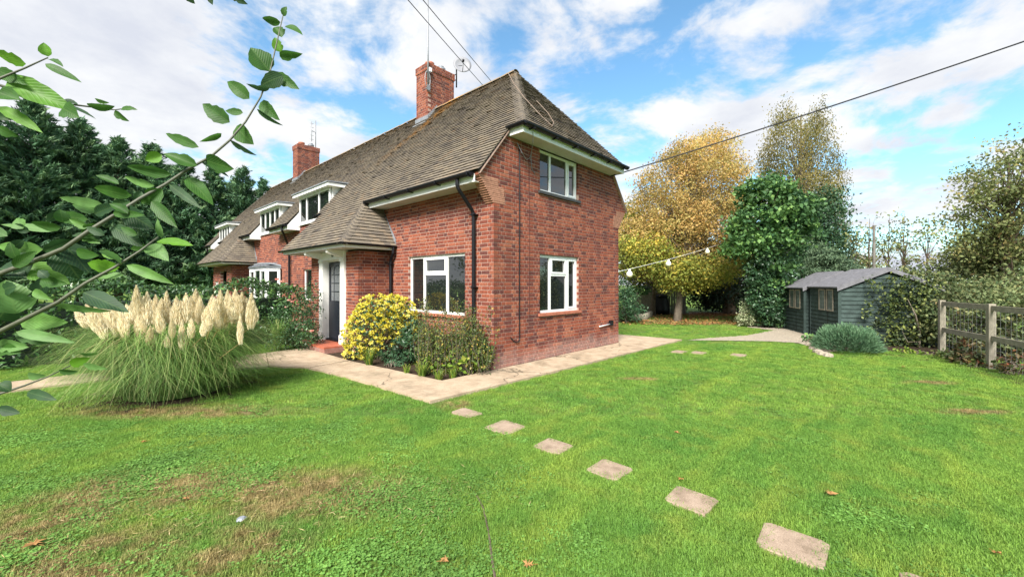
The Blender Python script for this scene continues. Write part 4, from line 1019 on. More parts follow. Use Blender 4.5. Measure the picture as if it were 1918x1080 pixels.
def limbs(m, base, top, r0, targets, n, rg=.018, mid=.35):
    base, top = Vector(base), Vector(top)
    k = len(targets); idx = RNG.choice(k, min(n, k), replace=False)
    for i in idx:
        t = Vector(targets[i]); f = min(.95, max(.25, (t.z-base.z)/(max(.5, top.z-base.z))*.75+random.uniform(-.1, .05)))
        s = base.lerp(top, f); md = s.lerp(t, .5)+Vector((random.uniform(-1, 1), random.uniform(-1, 1), .6))*.08*(t-s).length
        rr = r0*(1-f)*.45+rg; m.tube([s, md, t], [rr, rr*.55, rr*.15], 5, cap=False)
def tree(name, label, cat, base, top, r0, blobs, ncl, per, clr, leaf, mat, group=None, width=.6, bark='bark', nl=30, shell=.5, bend=.0, axis=None, up=.35, rg=.015, extra=None, flat=.7):
    base, top = Vector(base), Vector(top)
    rt = root(name, label, cat, tuple(base), group)
    Cc = in_blobs(blobs, ncl, shell)
    tm = MB(); n = 7; tp = []
    for k in range(n+1):
        f = k/n; p = base.lerp(top, f)+Vector((math.sin(f*5+base.x), math.cos(f*4+base.y), 0))*bend*f; tp.append(p)
    tp[0] = tp[0]-Vector((0, 0, .12))
    tm.tube(tp, [r0*(1.35 if k == 0 else 1-.85*k/n) for k in range(n+1)], 9)
    limbs(tm, base, top, r0, Cc, nl, rg)
    part('trunk', tm, bark, rt, True)
    nn = RNG.poisson(per, ncl); pts = np.repeat(Cc, nn, 0); off = RNG.normal(size=pts.shape)*clr*[1, 1, flat]; pts = pts+off
    keep = pts[:, 2] > .05; pts = pts[keep]
    shade = np.repeat(RNG.random(ncl), nn)[keep]; rnd = np.clip(shade*.55+RNG.random(len(pts))*.45, 0, 1)
    ax = None if axis is None else axis(pts, base)
    put('crown', leaf_mesh('crown', pts, RNG.uniform(leaf*.7, leaf*1.3, len(pts)), width, ax, up, rnd), LM[mat], rt)
    return rt
# ---- tall conifer screen beyond the far end of the houses
def conifer(px, d, ptop, pbot, wpx, label, nb=230):
    b = D(px, HY+CAMH*F/d, d); b.z = LZ; ht = CAMH+(HY-ptop)/F*d; R0 = wpx/F*d; z0 = max(.6, CAMH+(HY-pbot)/F*d)
    rt = root('conifer_tree', label, 'tree', tuple(b), 'dark conifers behind the cottages')
    tm = MB(); tm.tube([(b.x, b.y, -.15), (b.x, b.y, ht*.5), (b.x, b.y, ht)], [.24, .15, .02], 7)
    PP, AX, RR = [], [], []
    for k in range(nb):
        f = RNG.random()**1.05; z = z0+(ht-z0)*f; a = RNG.random()*6.283; L = R0*(1-f)**.62*RNG.uniform(.55, 1.2)+.12
        dr = np.array([math.cos(a), math.sin(a), 0]); lift = RNG.uniform(.05, .45)
        n = int(85*max(.35, L/2.2)); s = RNG.random(n)**.6; c = np.array([b.x, b.y, z])+dr*L*s[:, None]+UP*(L*lift*s**1.5)[:, None]+RNG.normal(size=(n, 3))*.17*(1.15-s)[:, None]
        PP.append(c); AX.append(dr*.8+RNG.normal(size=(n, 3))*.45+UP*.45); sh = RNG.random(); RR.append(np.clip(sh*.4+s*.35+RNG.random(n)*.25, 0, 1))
        if k % 6 == 0: tm.tube([(b.x, b.y, z), Vector(c[np.argmax(s)])], [.04, .01], 4, cap=False)
    part('trunk', tm, 'bark', rt, True)
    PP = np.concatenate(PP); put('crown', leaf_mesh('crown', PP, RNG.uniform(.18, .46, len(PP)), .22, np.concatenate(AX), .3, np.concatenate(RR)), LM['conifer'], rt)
CN = [(-70, 21, 150, 545, 105, 'tallest dark conifer, at the left edge of the photo', 520), (60, 23, 185, 545, 95, 'dark conifer behind the upper left leafy twig', 520), (150, 25, 225, 545, 85, 'dark conifer second from the tall one at the left', 500), (222, 26, 262, 545, 70, 'dark conifer with a narrow pointed tip near the photo left', 460),
      (285, 27, 270, 540, 66, 'dark conifer right behind the leafy foreground branch', 440), (345, 28, 300, 540, 60, 'dark conifer just left of the farthest dormer', 420), (400, 29, 318, 540, 58, 'dark conifer above the farthest dormer', 420), (455, 30, 318, 540, 58, 'dark conifer nearest to the roof ridge', 420)]
CN += [(-20, 29, 215, 545, 90, 'dark conifer filling the gap at the far left of the row', 380), (108, 30, 240, 545, 80, 'dark conifer in the back row between the two tallest', 340), (190, 31, 275, 545, 75, 'dark conifer in the back row beside the narrow tip', 320), (255, 32, 300, 545, 72, 'dark conifer in the back row, behind the thick leaves', 320), (318, 33, 312, 545, 66, 'dark conifer in the back row left of the dormers', 300), (432, 34, 345, 540, 60, 'dark conifer low in the back row by the roof', 260), (492, 33, 338, 535, 44, 'dark conifer peeping over the far end of the ridge', 220)]
for c in CN: conifer(*c[:5], c[5], c[6])
# ---- laurel hedge between the two front gardens
hb = root('laurel_hedge', 'clipped glossy green laurel hedge behind the pampas grass', 'hedge', (-6, 7.6, LZ))
n = 15000; hx = RNG.uniform(-12, -.9, n); hy = 6.75+RNG.random(n)*1.7; hz = RNG.random(n)**.75*1.58
face = RNG.random(n); hy = np.where(face < .5, 6.7+RNG.random(n)*.35, hy); hz = np.where(face > .7, 1.40+RNG.random(n)*.25, hz); hz += .10*np.sin(hx*2.3)+.06*np.sin(hx*5.1)
hy += .12*np.sin(hx*1.9+hz*2)
hp = np.column_stack([hx, hy, np.maximum(hz, .03)])
put('foliage', leaf_mesh('foliage', hp, RNG.uniform(.07, .15, n), .42, None, .5), LM['laurel'], hb)
m = MB()
for k in range(26):
    x = -11.5+k*.42; m.tube([(x, 7.5, -.1), (x+.1, 7.45, .7), (x+random.uniform(-.3, .3), 7.3, 1.3)], [.025, .018, .006], 5, cap=False)
part('stem', m, 'bark', hb)
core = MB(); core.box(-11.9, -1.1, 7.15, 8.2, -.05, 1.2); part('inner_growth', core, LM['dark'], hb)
# ---- pampas grass
pc = G(330, 728); pc.z = LZ
pr = root('pampas_grass', 'large clump of pampas grass with creamy plumes on the lawn', 'plant', tuple(pc))
def blades(n, base_r, hgt, out, wid, seg=4, seed=3, squash=1.0, droop=2.1, side=0.0):
    rg = np.random.default_rng(seed); droop = droop*rg.uniform(.62, 1.06, n); a = rg.random(n)*6.283; r = base_r*np.sqrt(rg.random(n)); h = hgt*rg.uniform(.45, 1.1, n); ou = out*rg.uniform(.2, 1.15, n)**1.1
    la = a+rg.normal(size=n)*.75; t = np.linspace(0, 1, seg+1); sw = rg.normal(size=n)*side
    bx, by = r*np.cos(a), r*np.sin(a)*squash; V = np.empty((n, seg+1, 2, 3)); s = np.stack([-np.sin(la), np.cos(la)], 1)
    for i, tt in enumerate(t):
        x = bx+np.cos(la+sw*tt*tt)*ou*tt**1.5; y = by+np.sin(la+sw*tt*tt)*ou*tt**1.5; z = h*np.sin(tt*droop)
        w = wid*(1-tt)**.6*rg.uniform(.99, 1.01)+.0004
        V[:, i, 0] = np.stack([x-s[:, 0]*w, y-s[:, 1]*w, z], 1); V[:, i, 1] = np.stack([x+s[:, 0]*w, y+s[:, 1]*w, z], 1)
    i0 = np.arange(n)[:, None]*(seg+1)*2; FA = np.concatenate([i0+np.array([[2*k, 2*k+1, 2*k+3, 2*k+2]]) for k in range(seg)], 1).reshape(-1, 4)
    return V.reshape(-1, 3), FA, np.repeat(rg.random(n), seg)
Vb, Fb, Rb = blades(15000, .60, 1.0, 1.06, .0034, 8, droop=2.8, side=.5); Vb = Vb+np.array(pc)
Vb[:, 2] = np.maximum(Vb[:, 2], LZ+.02)
bo = put('leaf_blades', mesh_np('leaf_blades', Vb, Fb, Rb, 4), LM['pampas'], pr); tag(bo, kind='stuff')
plm = leafmat('pampas_plume', [(0, (.74, .62, .40)), (.5, (.83, .74, .51)), (1, (.87, .81, .62))], .8, .4, .1, 8, .06, 1.0)
PLU = []
for k in range(5):
    rg = np.random.default_rng(40+k); n = 1100; t = rg.random(n)**.85; a = rg.random(n)*6.283
    rad = .086*np.sin(np.pi*np.minimum(1, .12+t*.9))**.7*(1-t*.45)*np.sqrt(rg.random(n))
    C = np.column_stack([rad*np.cos(a), rad*np.sin(a), t]); ax = np.column_stack([np.cos(a)*.085, np.sin(a)*.085, np.full(n, .9)])+rg.normal(size=(n, 3))*[.03, .03, .2]
    me = leaf_mesh('plume', C, rg.uniform(.12, .24, n)*(1-.3*t), .045, ax, .0); me.materials.append(plm); PLU.append(me)
PX_ = [(165, 612, 138, 578, 22), (188, 622, 163, 572, 26), (200, 612, 176, 558, 26), (218, 628, 193, 565, 26), (236, 630, 222, 575, 24), (178, 605, 160, 568, 22), (210, 598, 200, 560, 24), (228, 612, 212, 570, 26), (196, 632, 180, 590, 22), (246, 600, 236, 568, 22), (222, 596, 212, 566, 22),
       (258, 600, 255, 531, 26), (272, 608, 276, 543, 28), (245, 614, 250, 558, 28), (262, 632, 258, 585, 22), (284, 606, 268, 552, 24), (296, 612, 291, 549, 26), (311, 614, 312, 542, 26), (302, 622, 297, 579, 22), (318, 604, 306, 560, 22), (330, 614, 330, 553, 28), (350, 602, 348, 546, 26), (342, 610, 338, 560, 24),
       (366, 602, 367, 538, 28), (376, 608, 374, 552, 24), (386, 606, 387, 572, 22), (396, 600, 398, 550, 24), (411, 602, 413, 540, 26), (404, 596, 402, 556, 22), (425, 602, 426, 540, 24), (440, 604, 441, 538, 28), (433, 598, 431, 550, 22), (455, 602, 453, 544, 26), (470, 612, 471, 546, 26), (463, 604, 462, 556, 22),
       (450, 642, 450, 585, 16), (408, 616, 407, 573, 18), (478, 602, 478, 570, 18), (290, 652, 287, 611, 20), (279, 646, 282, 608, 18), (314, 650, 312, 624, 14), (340, 652, 341, 596, 17), (358, 632, 358, 594, 18), (323, 630, 322, 593, 16), (381, 628, 380, 600, 16), (268, 628, 266, 590, 18), (300, 602, 303, 556, 22), (360, 596, 357, 552, 24), (420, 612, 418, 566, 22), (446, 596, 447, 550, 24), (283, 602, 284, 560, 22), (392, 618, 391, 582, 18)]
sm = MB()
for k, (xb, yb, xt, yt, w) in enumerate(PX_):
    dpt = 5.5+RNG.random()*1.2 if yb < 620 else 5.2+RNG.random()*.3
    p0, p1 = D(xb, yb, dpt), D(xt, yt, dpt+random.uniform(-.1, .1)); ax = p1-p0; L = ax.length*.92
    q = ax.to_track_quat('Z', 'Y').to_matrix().to_4x4(); wd = w/F*dpt/.17*.86
    o = put('plume', PLU[k % 5], None, pr, Matrix.Translation(p0) @ q @ Matrix.Diagonal((wd, wd, L, 1)) @ Matrix.Rotation(random.random()*6, 4, 'Z'))
    gx = Vector((pc.x+random.uniform(-.4, .4), pc.y+random.uniform(-.4, .4), LZ-.02)); sm.tube([gx, gx.lerp(p0, .5)+Vector((0, 0, .1)), p0, p0.lerp(p1, .5)], [.005, .005, .004, .002], 4, cap=False)
part('plume_stalks', sm, straw, pr)
sheet('pampas_soil', [(pc.x+1.15*math.cos(a)*(1+.15*math.sin(3*a)), pc.y+1.05*math.sin(a)*(1+.12*math.cos(5*a))) for a in np.linspace(0, 6.283, 28)[:-1]], LZ+.004, 'soil')
# ---- beds by the front wall
def bush(name, label, blobs, n, leaf, mat, cl=120, clr=.09, per=None, stems=14, base=None, width=.5, group=None, up=.5, flat=.8, shell=.6, axis=None, cat='shrub'):
    b0 = Vector(blobs[0][0]) if base is None else Vector(base); b0 = Vector((b0.x, b0.y, -.03))
    rt = root(name, label, cat, tuple(b0), group)
    Cc = in_blobs(blobs, cl, shell); nn = RNG.poisson(n/cl, cl); pts = np.repeat(Cc, nn, 0)+RNG.normal(size=(nn.sum(), 3))*clr*[1, 1, flat]
    k = pts[:, 2] > .0; pts = pts[k]; sh = np.repeat(RNG.random(cl), nn)[k]
    ax = None if axis is None else axis(pts, b0)
    put('foliage', leaf_mesh('foliage', pts, RNG.uniform(leaf*.7, leaf*1.3, len(pts)), width, ax, up, np.clip(sh*.5+RNG.random(len(pts))*.5, 0, 1)), LM[mat], rt)
    m = MB()
    for i in RNG.choice(cl, min(stems, cl), replace=False):
        t = Vector(Cc[i]); s = b0+Vector((random.uniform(-.12, .12), random.uniform(-.12, .12), -.03)); m.tube([s, s.lerp(t, .5)+Vector((0, 0, .08)), t], [.012, .009, .004], 5, cap=False)
    part('stem', m, 'twig', rt); return rt
def wb(x, y, z, rx, ry, rz): return ((x, y, z), 0, 0, 0), (rx, ry, rz)
def blob(x, y, z, r, rz=None): return (Vector((x, y, z)), r, r, rz or r)
# yellow shrub: dense leaf rosettes
yb = [ell(705, 610, 52, 48, 8.9, .42), (ell(740, 590, 40, 36, 8.9, .4)), ell(680, 630, 38, 40, 8.8, .35), ell(715, 575, 45, 24, 9.0, .35), ell(665, 662, 20, 26, 8.8, .25), ell(755, 610, 28, 30, 8.9, .35)]
ys = root('yellow_shrub', 'rounded shrub with bright yellow leaves beside the porch', 'shrub', (yb[0][0].x, yb[0][0].y, -.03))
C0 = in_blobs(yb, 900, .92); pts, axs = [], []
cen = np.array(yb[0][0])
for c in C0:
    n = 17; d = unit(RNG.normal(size=(n, 3))*[1, 1, .8]+unit((c-cen)[None])*1.1+[0, 0, .35]); pts.append(c+d*.032); axs.append(d)
pts = np.concatenate(pts); axs = np.concatenate(axs)
put('foliage', leaf_mesh('foliage', pts, RNG.uniform(.042, .072, len(pts)), .38, axs, .2, np.clip(np.repeat(RNG.random(900), 17)*.6+RNG.random(len(pts))*.4, 0, 1)), LM['yellow'], ys)
Cd = in_blobs(yb, 2600, .25); put('inner_foliage', leaf_mesh('inner_foliage', Cd*.985+cen*.015, .07, .5), LM['ivy'], ys)
m = MB()
for c in C0[:40]:
    s = Vector((cen[0]+random.uniform(-.1, .1), cen[1]+random.uniform(-.1, .1), -.06)); t = Vector(c); m.tube([s, s.lerp(t, .5)+Vector((0, 0, .05)), t], [.014, .01, .004], 5, cap=False)
part('stem', m, 'twig', ys)
bush('dark_leaf_shrub', 'dark leaved shrub between the yellow shrub and the leggy one', [ell(765, 650, 30, 34, 8.3, .3), ell(785, 635, 26, 38, 8.2, .25), ell(740, 668, 30, 16, 8.5, .25)], 3000, .07, 'ivy', 90, .05)
# leggy shrub in front of the window: thin upright stems with small leaves
lr = root('leggy_shrub', 'leggy shrub of thin upright stems under the front window', 'shrub', tuple(G(850, 700)))
sm = MB(); pts, axs = [], []
for k in range(170):
    d = 7.15+RNG.random()*.95; pxb = RNG.uniform(782, 915); b = D(pxb, 700, d); b.z = -.03; tp = D(pxb+RNG.normal()*14, RNG.uniform(555, 660), d+RNG.normal()*.1)
    b.x = min(b.x, -.12); tp.x = min(tp.x, -.10)
    mdp = b.lerp(tp, .5)+Vector((random.uniform(-.06, .06), random.uniform(-.06, .06), 0)); sm.tube([b, mdp, tp], [.006, .004, .002], 4, cap=False)
    n = 58; f = RNG.random(n)**.8*.95+.06; base_ = np.array([b.lerp(tp, float(min(1, x))) for x in f]); pts.append(base_+RNG.normal(size=(n, 3))*.035); axs.append(RNG.normal(size=(n, 3))+UP*.5)
pts = np.concatenate(pts); pts[:, 0] = np.minimum(pts[:, 0], -.03)
part('stem', sm, 'twig', lr); put('foliage', leaf_mesh('foliage', pts, RNG.uniform(.028, .062, len(pts)), .5, np.concatenate(axs), .4), LM['shrub'], lr)
bush('low_leafy_plant', 'low plant with broad yellowing leaves at the foot of the corner', [ell(870, 678, 34, 22, 7.3, .2), ell(820, 675, 26, 18, 7.4, .2)], 170, .10, 'strap', 60, .05, width=.8)
# strap leaved clumps along the bed edge
def strap(px, py, h, out, n, label, seed, mat='strap', wid=.007):
    b = G(px, py); b.z = -.03; V, FA, RR = blades(n, .06, h, out, wid, 4, seed); o = put('strap_plant', mesh_np('strap_plant', V, FA, RR, 4), LM[mat]); o.location = b
    tag(o, label, 'plant', 'strap leaved plants along the bed edge')
strap(692, 682, .34, .24, 90, 'largest grassy strap plant, at the foot of the yellow shrub', 5)
strap(790, 703, .27, .18, 80, 'bright grassy strap plant in the middle of the bed edge', 6)
strap(822, 708, .18, .16, 60, 'low grassy strap plant near the inner path corner', 7)
strap(848, 705, .20, .14, 60, 'grassy strap plant nearest to the brick corner', 8)
strap(762, 697, .20, .10, 40, 'small upright strap plant left of the middle one', 9)
bush('tangled_green_shrub', 'dense green shrub against the wall by the downpipe', [ell(885, 645, 26, 40, 7.75, .2), ell(905, 665, 18, 26, 7.5, .18), ell(845, 655, 30, 28, 8.0, .22), ell(815, 650, 26, 34, 8.1, .25)], 5200, .05, 'shrub', 260, .05, stems=40)
bush('small_green_plant', 'small soft green mound at the bed edge', [ell(738, 686, 17, 11, 8.0, .12)], 700, .035, 'lav', 60, .03, cat='plant')
# roses by the porch
bush('rose_bush', 'climbing rose bush with pink blooms left of the porch', [ell(560, 615, 36, 45, 10.2, .4), ell(530, 600, 24, 35, 10.6, .4), ell(580, 570, 16, 40, 10.3, .3), ell(545, 640, 40, 22, 9.9, .4), ell(575, 630, 22, 30, 9.9, .3)], 5200, .06, 'rose', 260, .07, stems=30, base=(-1.4, 6.5, 0))
rs = bpy.data.objects['rose_bush']
pk = leafmat('rose_petal', [(0, (.62, .22, .19)), (1, (.80, .45, .38))], .6, .3, .2, 20, .15)
for (x, y, s) in ((519, 523, 9), (527, 527, 9), (541, 562, 8), (547, 565, 7), (536, 575, 7), (583, 620, 10), (552, 535, 6)):
    c = D(x, y, 9.75 if y > 600 else 10.2); r_ = s*.5/F*10; m = MB()
    for k in range(14):
        a = k*2.4; tilt = .25+.9*k/14; rr = r_*(.25+.75*k/14); u = Vector((math.cos(a), math.sin(a), 0)); vv = Vector((-u.y, u.x, 0)); cc = c+u*rr*.5
        m.poly([cc-vv*rr*.6-Z_*rr*.3, cc+vv*rr*.6-Z_*rr*.3, cc+vv*rr*.5+u*rr*.4*tilt+Z_*rr*(1-tilt*.5), cc-vv*rr*.5+u*rr*.4*tilt+Z_*rr*(1-tilt*.5)], random.random())
    o = part('bloom', m, pk, rs)
strap(520, 655, .75, .45, 260, 'tall grassy clump between the pampas and the roses', 15, 'pampas', .005)
# ================================================================== sheds
def shed(name, label, A0, B0, depth_len, eave, ridge, wins=True):
    """A0 far end and B0 near corner of the door side; the gable side runs off to the right of B0"""
    A0, B0 = Vector(A0), Vector(B0); A0.z = B0.z = 0; U = (A0-B0); wl = U.length; U.normalize(); W = Vector((U.y, -U.x, 0))
    if W.dot(Vector((sa, -ca, 0))) < 0: W = -W
    rt = root(name, label, 'shed', (B0.x, B0.y, LZ), 'green timber sheds')
    gl = depth_len
    for side in range(4):
        o, u, L, nrm = ((B0, U, wl, -W), (B0, W, gl, -U), (B0+W*gl, U, wl, W), (B0+U*wl, W, gl, U))[side]
        gab = side in (1, 3); z = LZ+.02; k = 0
        while z < (ridge if gab else eave)-.02:
            z1 = z+.118; a, b = 0, L
            if gab and z1 > eave: f = (z1+.03-eave)/(ridge-eave); a, b = gl*.5*f, gl-gl*.5*f
            if b-a > .1:
                m = MB(); j = random.uniform(-.004, .004); zt = min(z1+.008, ridge-.03 if gab else eave-.02)
                P_ = [o+u*a+Z_*(z+j), o+u*b+Z_*(z+random.uniform(-.004, .004)), o+u*b+Z_*zt, o+u*a+Z_*zt]
                P_[0] += nrm*.03; P_[1] += nrm*.03
                m.prism(P_, -nrm*.016, random.random()); part('board', m, 'shedgreen', rt)
            z = z1; k += 1
    m = MB()
    for c in (B0, B0+U*wl, B0+W*gl, B0+W*gl+U*wl): m.box(c.x-.035, c.x+.035, c.y-.035, c.y+.035, LZ-.02, eave-.01)
    m.obox(B0+W*.03+U*.03+Z_*(LZ), W*(gl-.06), U*(wl-.06), Z_*.05); part('corner_post', m, 'shedgreen', rt)
    rm = MB(); mid = B0+W*gl*.5
    for sg in (0, 1):
        e = B0+W*(gl if sg else 0)+W*(.10 if sg else -.10)-U*.08; e.z = eave-.045; r_ = mid-U*.08; r_ = Vector((r_.x, r_.y, ridge+.01)); d = U*(wl+.16)
        rm.obox(e, r_-e, d, Z_*.035); 
    part('roof', rm, 'shedfelt', rt)
    bm = MB()
    for sg in (0, 1):
        e = B0+W*(gl if sg else 0)+W*(.10 if sg else -.10)-U*.10; e.z = eave-.13; r_ = mid-U*.10; r_ = Vector((r_.x, r_.y, ridge-.075)); bm.obox(e, r_-e, U*.02, Z_*.085)
    part('barge_board', bm, 'shedfelt', rt)
    dm = MB(); dm.obox(B0+U*.62-W*.03+Z_*.0, U*.012, W*-.004, Z_*(eave-.1)); part('door_gap', dm, 'black', rt)
    if wins:
        for s0 in (.30, .78):
            o = B0+U*s0-W*.022+Z_*(eave-.72); wf = MB()
            for (s, z, ls, lz) in ((0, 0, .40, .035), (0, .60, .40, .035), (0, .035, .035, .565), (.365, .035, .035, .565)): wf.obox(o+U*s+Z_*z, U*ls, -W*.02, Z_*lz)
            wo = part('window', wf, 'wood', rt); pm = MB(); pm.obox(o+U*.035+Z_*.035, U*.33, -W*.006, Z_*.565); part('pane', pm, plain('dusty_glass', (.13, .15, .15), .2, .4, 6), wo)
    return rt
SA = D(1520, 0, 13.0); SB = D(1573, 0, 11.3)
shed('garden_shed', 'nearer dark green shed half covered in climbing ivy', SA, SB, 2.2, 1.54, 2.02)
SA2 = D(1471, 0, 14.8); SB2 = D(1508, 0, 13.2)
shed('garden_shed', 'farther dark green shed peeping out behind the nearer one', SA2, SB2, 2.0, 1.50, 1.98)
# ivy and shrubs on the shed side
iv = root('climbing_ivy', 'yellow green climber spreading over the near shed gable', 'climber', tuple(G(1715, 655)))
pts = []
for (x, y, rx, ry, n) in ((1700, 560, 50, 32, 700), (1735, 545, 30, 25, 500), (1690, 605, 52, 30, 900), (1720, 630, 40, 25, 700), (1650, 535, 30, 8, 130), (1640, 590, 22, 12, 90), (1665, 560, 25, 10, 130), (1745, 590, 20, 50, 700), (1680, 640, 30, 15, 250), (1690, 525, 40, 8, 160)):
    for _ in range(n//11):
        qx, qy = RNG.normal(size=2)*[rx*.6, ry*.6]; n2_ = 9
        for _ in range(n2_):
            f = (x+qx-1573)/(1755-1573); dd_ = 11.3-.58*f-.12-RNG.random()*.22; pts.append(D(x+qx+RNG.normal()*5, min(655, y+qy+RNG.normal()*4), dd_))
pts = np.array([tuple(p) for p in pts]); put('foliage', leaf_mesh('foliage', pts, RNG.uniform(.05, .10, len(pts)), .7, None, .4), leafmat('climber_leaf', [(0, (.02, .035, .016)), (.6, (.05, .075, .025)), (1, (.19, .22, .06))], .5, .2, .3, 2.5, .4), iv)
m = MB(); m.tube([D(1722, 662, 10.6)-Z_*.1, D(1722, 620, 10.55), D(1715, 590, 10.5), D(1700, 560, 10.6)], [.03, .024, .018, .008], 6); m.tube([D(1722, 640, 10.55), D(1700, 640, 10.5), D(1690, 620, 10.6)], [.014, .01, .005], 5); part('stem', m, 'palebark', iv)
# rounded grey green bush
bc = G(1585, 655); bb = root('rounded_bush', 'low rounded grey green bush in front of the shed', 'bush', (bc.x, bc.y, LZ))
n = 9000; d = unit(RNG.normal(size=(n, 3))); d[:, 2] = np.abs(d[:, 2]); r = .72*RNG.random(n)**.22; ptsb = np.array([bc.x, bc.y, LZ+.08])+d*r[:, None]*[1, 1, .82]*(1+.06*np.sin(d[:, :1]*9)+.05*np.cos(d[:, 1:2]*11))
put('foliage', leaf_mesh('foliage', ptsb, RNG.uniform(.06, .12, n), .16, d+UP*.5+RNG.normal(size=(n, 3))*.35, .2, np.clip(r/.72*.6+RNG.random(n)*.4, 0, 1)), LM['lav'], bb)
m = MB()
for k in range(20): dd_ = Vector(d[k]); m.tube([(bc.x, bc.y, LZ-.05), Vector((bc.x, bc.y, LZ))+dd_*.35, Vector((bc.x, bc.y, LZ))+dd_*.6], [.012, .008, .003], 4, cap=False)
part('stem', m, 'twig', bb)
bush('hosta_plant', 'small leafy green plant left of the rounded bush', [ell(1525, 637, 20, 10, 11.4, .25)], 120, .13, 'maple', 50, .05, width=.6, cat='plant')
# low wall of edging stones along that bed
for k, (x, y) in enumerate(((1516, 642), (1524, 650), (1532, 656), (1541, 660), (1551, 663))):
    c = G(x, y+2); m = MB(); m.lathe((c.x, c.y, LZ-.02), [(.10, 0), (.11, .05), (.09, .10), (.03, .12)], 7, random.random())
    m.v = [(vx+random.uniform(-.012, .012), vy+random.uniform(-.012, .012), vz) for vx, vy, vz in m.v]
    tag(part('edging_stone', m, 'gravel'), ['farthest edging stone in the short row left of the rounded bush', 'second farthest edging stone in the row by the rounded bush', 'middle edging stone of the row by the rounded bush', 'second nearest edging stone in the row by the rounded bush', 'nearest edging stone of the row, touching the rounded bush'][k], 'stone', 'edging stones by the rounded bush')
sheet('shed_bed', [(p.x, p.y) for p in (G(1540, 660), G(1600, 668), G(1700, 667), G(1780, 680), G(1870, 705), G(1960, 730), G(2100, 700), G(1900, 650), G(1760, 640), G(1600, 640))], LZ+.006, 'soil')
# ================================================================== rail fence on the right
p1, p2 = G(1764, 664, LZ), G(1856, 692, LZ); du = (p2-p1).normalized(); wn = Vector((-du.y, du.x, 0)); sp = (p2-p1).length
ff = root('rail_fence', 'weathered pale timber post and rail fence at the right', 'fence', tuple(p1))
for k in range(-1, 3):
    b = p1+du*sp*k
    if k == -1: continue
    m = MB(); z0 = LZ-.1; zt = 1.235+random.uniform(-.02, .02)
    m.obox(b-du*.05-wn*.05+Z_*(z0-LZ), du*.10, wn*.10, Z_*(zt-z0)); part('post', m, 'wood', ff)
for k in range(0, 2):
    for zr, th in ((1.10, .10), (.50, .10)):
        a = p1+du*(sp*k+.056); m = MB(); a = Vector((a.x, a.y, zr+random.uniform(-.015, .015))); b = Vector(((p1+du*(sp*(k+1)-.056)).x, (p1+du*(sp*(k+1)-.056)).y, zr+random.uniform(-.015, .015)))
        m.obox(a-wn*.02, b-a, wn*.04, Z_*th); part('rail', m, 'wood', ff)
m = MB()
for k in range(8):
    z = .08+k*.15; m.tube([p1+du*.05+wn*.03+Z_*(z-LZ*0), p1+du*sp*2+wn*.03+Z_*z], .0022, 4, cap=False)
for k in range(22):
    q = p1+du*(.1+k*.15)+wn*.03; m.tube([q+Z_*.06, q+Z_*1.14], .0018, 4, cap=False)
tag(part('wire_mesh', m, 'metal', ff), kind='stuff')
# plants and hedgerow behind the fence
def hedge_row(name, label, blobs, n, leaf, mat, cl, clr, stems=30, base=None, width=.55):
    return bush(name, label, blobs, n, leaf, mat, cl, clr, stems=stems, base=base, width=width, cat='hedge')
hedge_row('bramble_hedge', 'tangled bramble hedge behind the rail fence', [ell(1800, 600, 60, 55, 10.2, .7), ell(1880, 610, 60, 70, 9.4, .7), ell(1960, 610, 60, 80, 9.0, .7), ell(1840, 560, 60, 35, 10.6, .8), ell(1910, 550, 50, 50, 10.2, .8), ell(1760, 560, 30, 45, 11, .6)], 15000, .085, 'hedge', 700, .12, 60)
hedge_row('mixed_hedge', 'rough olive hedge rising behind the shed and fence', [ell(1740, 545, 60, 40, 14, .9), ell(1820, 530, 60, 50, 13.5, .9), ell(1900, 500, 50, 60, 13, 1), ell(1960, 520, 50, 70, 12, 1), ell(1680, 530, 40, 25, 15, .8)], 13000, .11, 'hedge', 520, .16, 40)
bush('bronze_leaf_plant', 'low bronze and green leafy plant between the two fence posts', [ell(1815, 655, 26, 20, 8.6, .2), ell(1810, 675, 22, 14, 8.3, .2)], 620, .09, 'bronze', 60, .05, width=.6, cat='plant')
bush('bronze_leaf_plant', 'low bronze plant right of the nearest fence post', [ell(1890, 690, 24, 16, 7.4, .18), ell(1915, 675, 14, 14, 7.4, .15)], 380, .08, 'bronze', 60, .05, width=.6, cat='plant')
bush('green_border_plant', 'low green leaves at the foot of the fence', [ell(1840, 690, 45, 14, 8.0, .2), ell(1890, 712, 26, 12, 7.4, .2), ell(1780, 668, 30, 10, 8.9, .2)], 1200, .07, 'shrub', 120, .05, cat='plant')
bush('ivy_ground_plant', 'pale ivy leaves on the soil below the near shed', [ell(1735, 668, 30, 8, 9.4, .2), ell(1700, 662, 20, 6, 9.5, .15)], 360, .07, 'strap', 60, .04, width=.8, cat='plant')
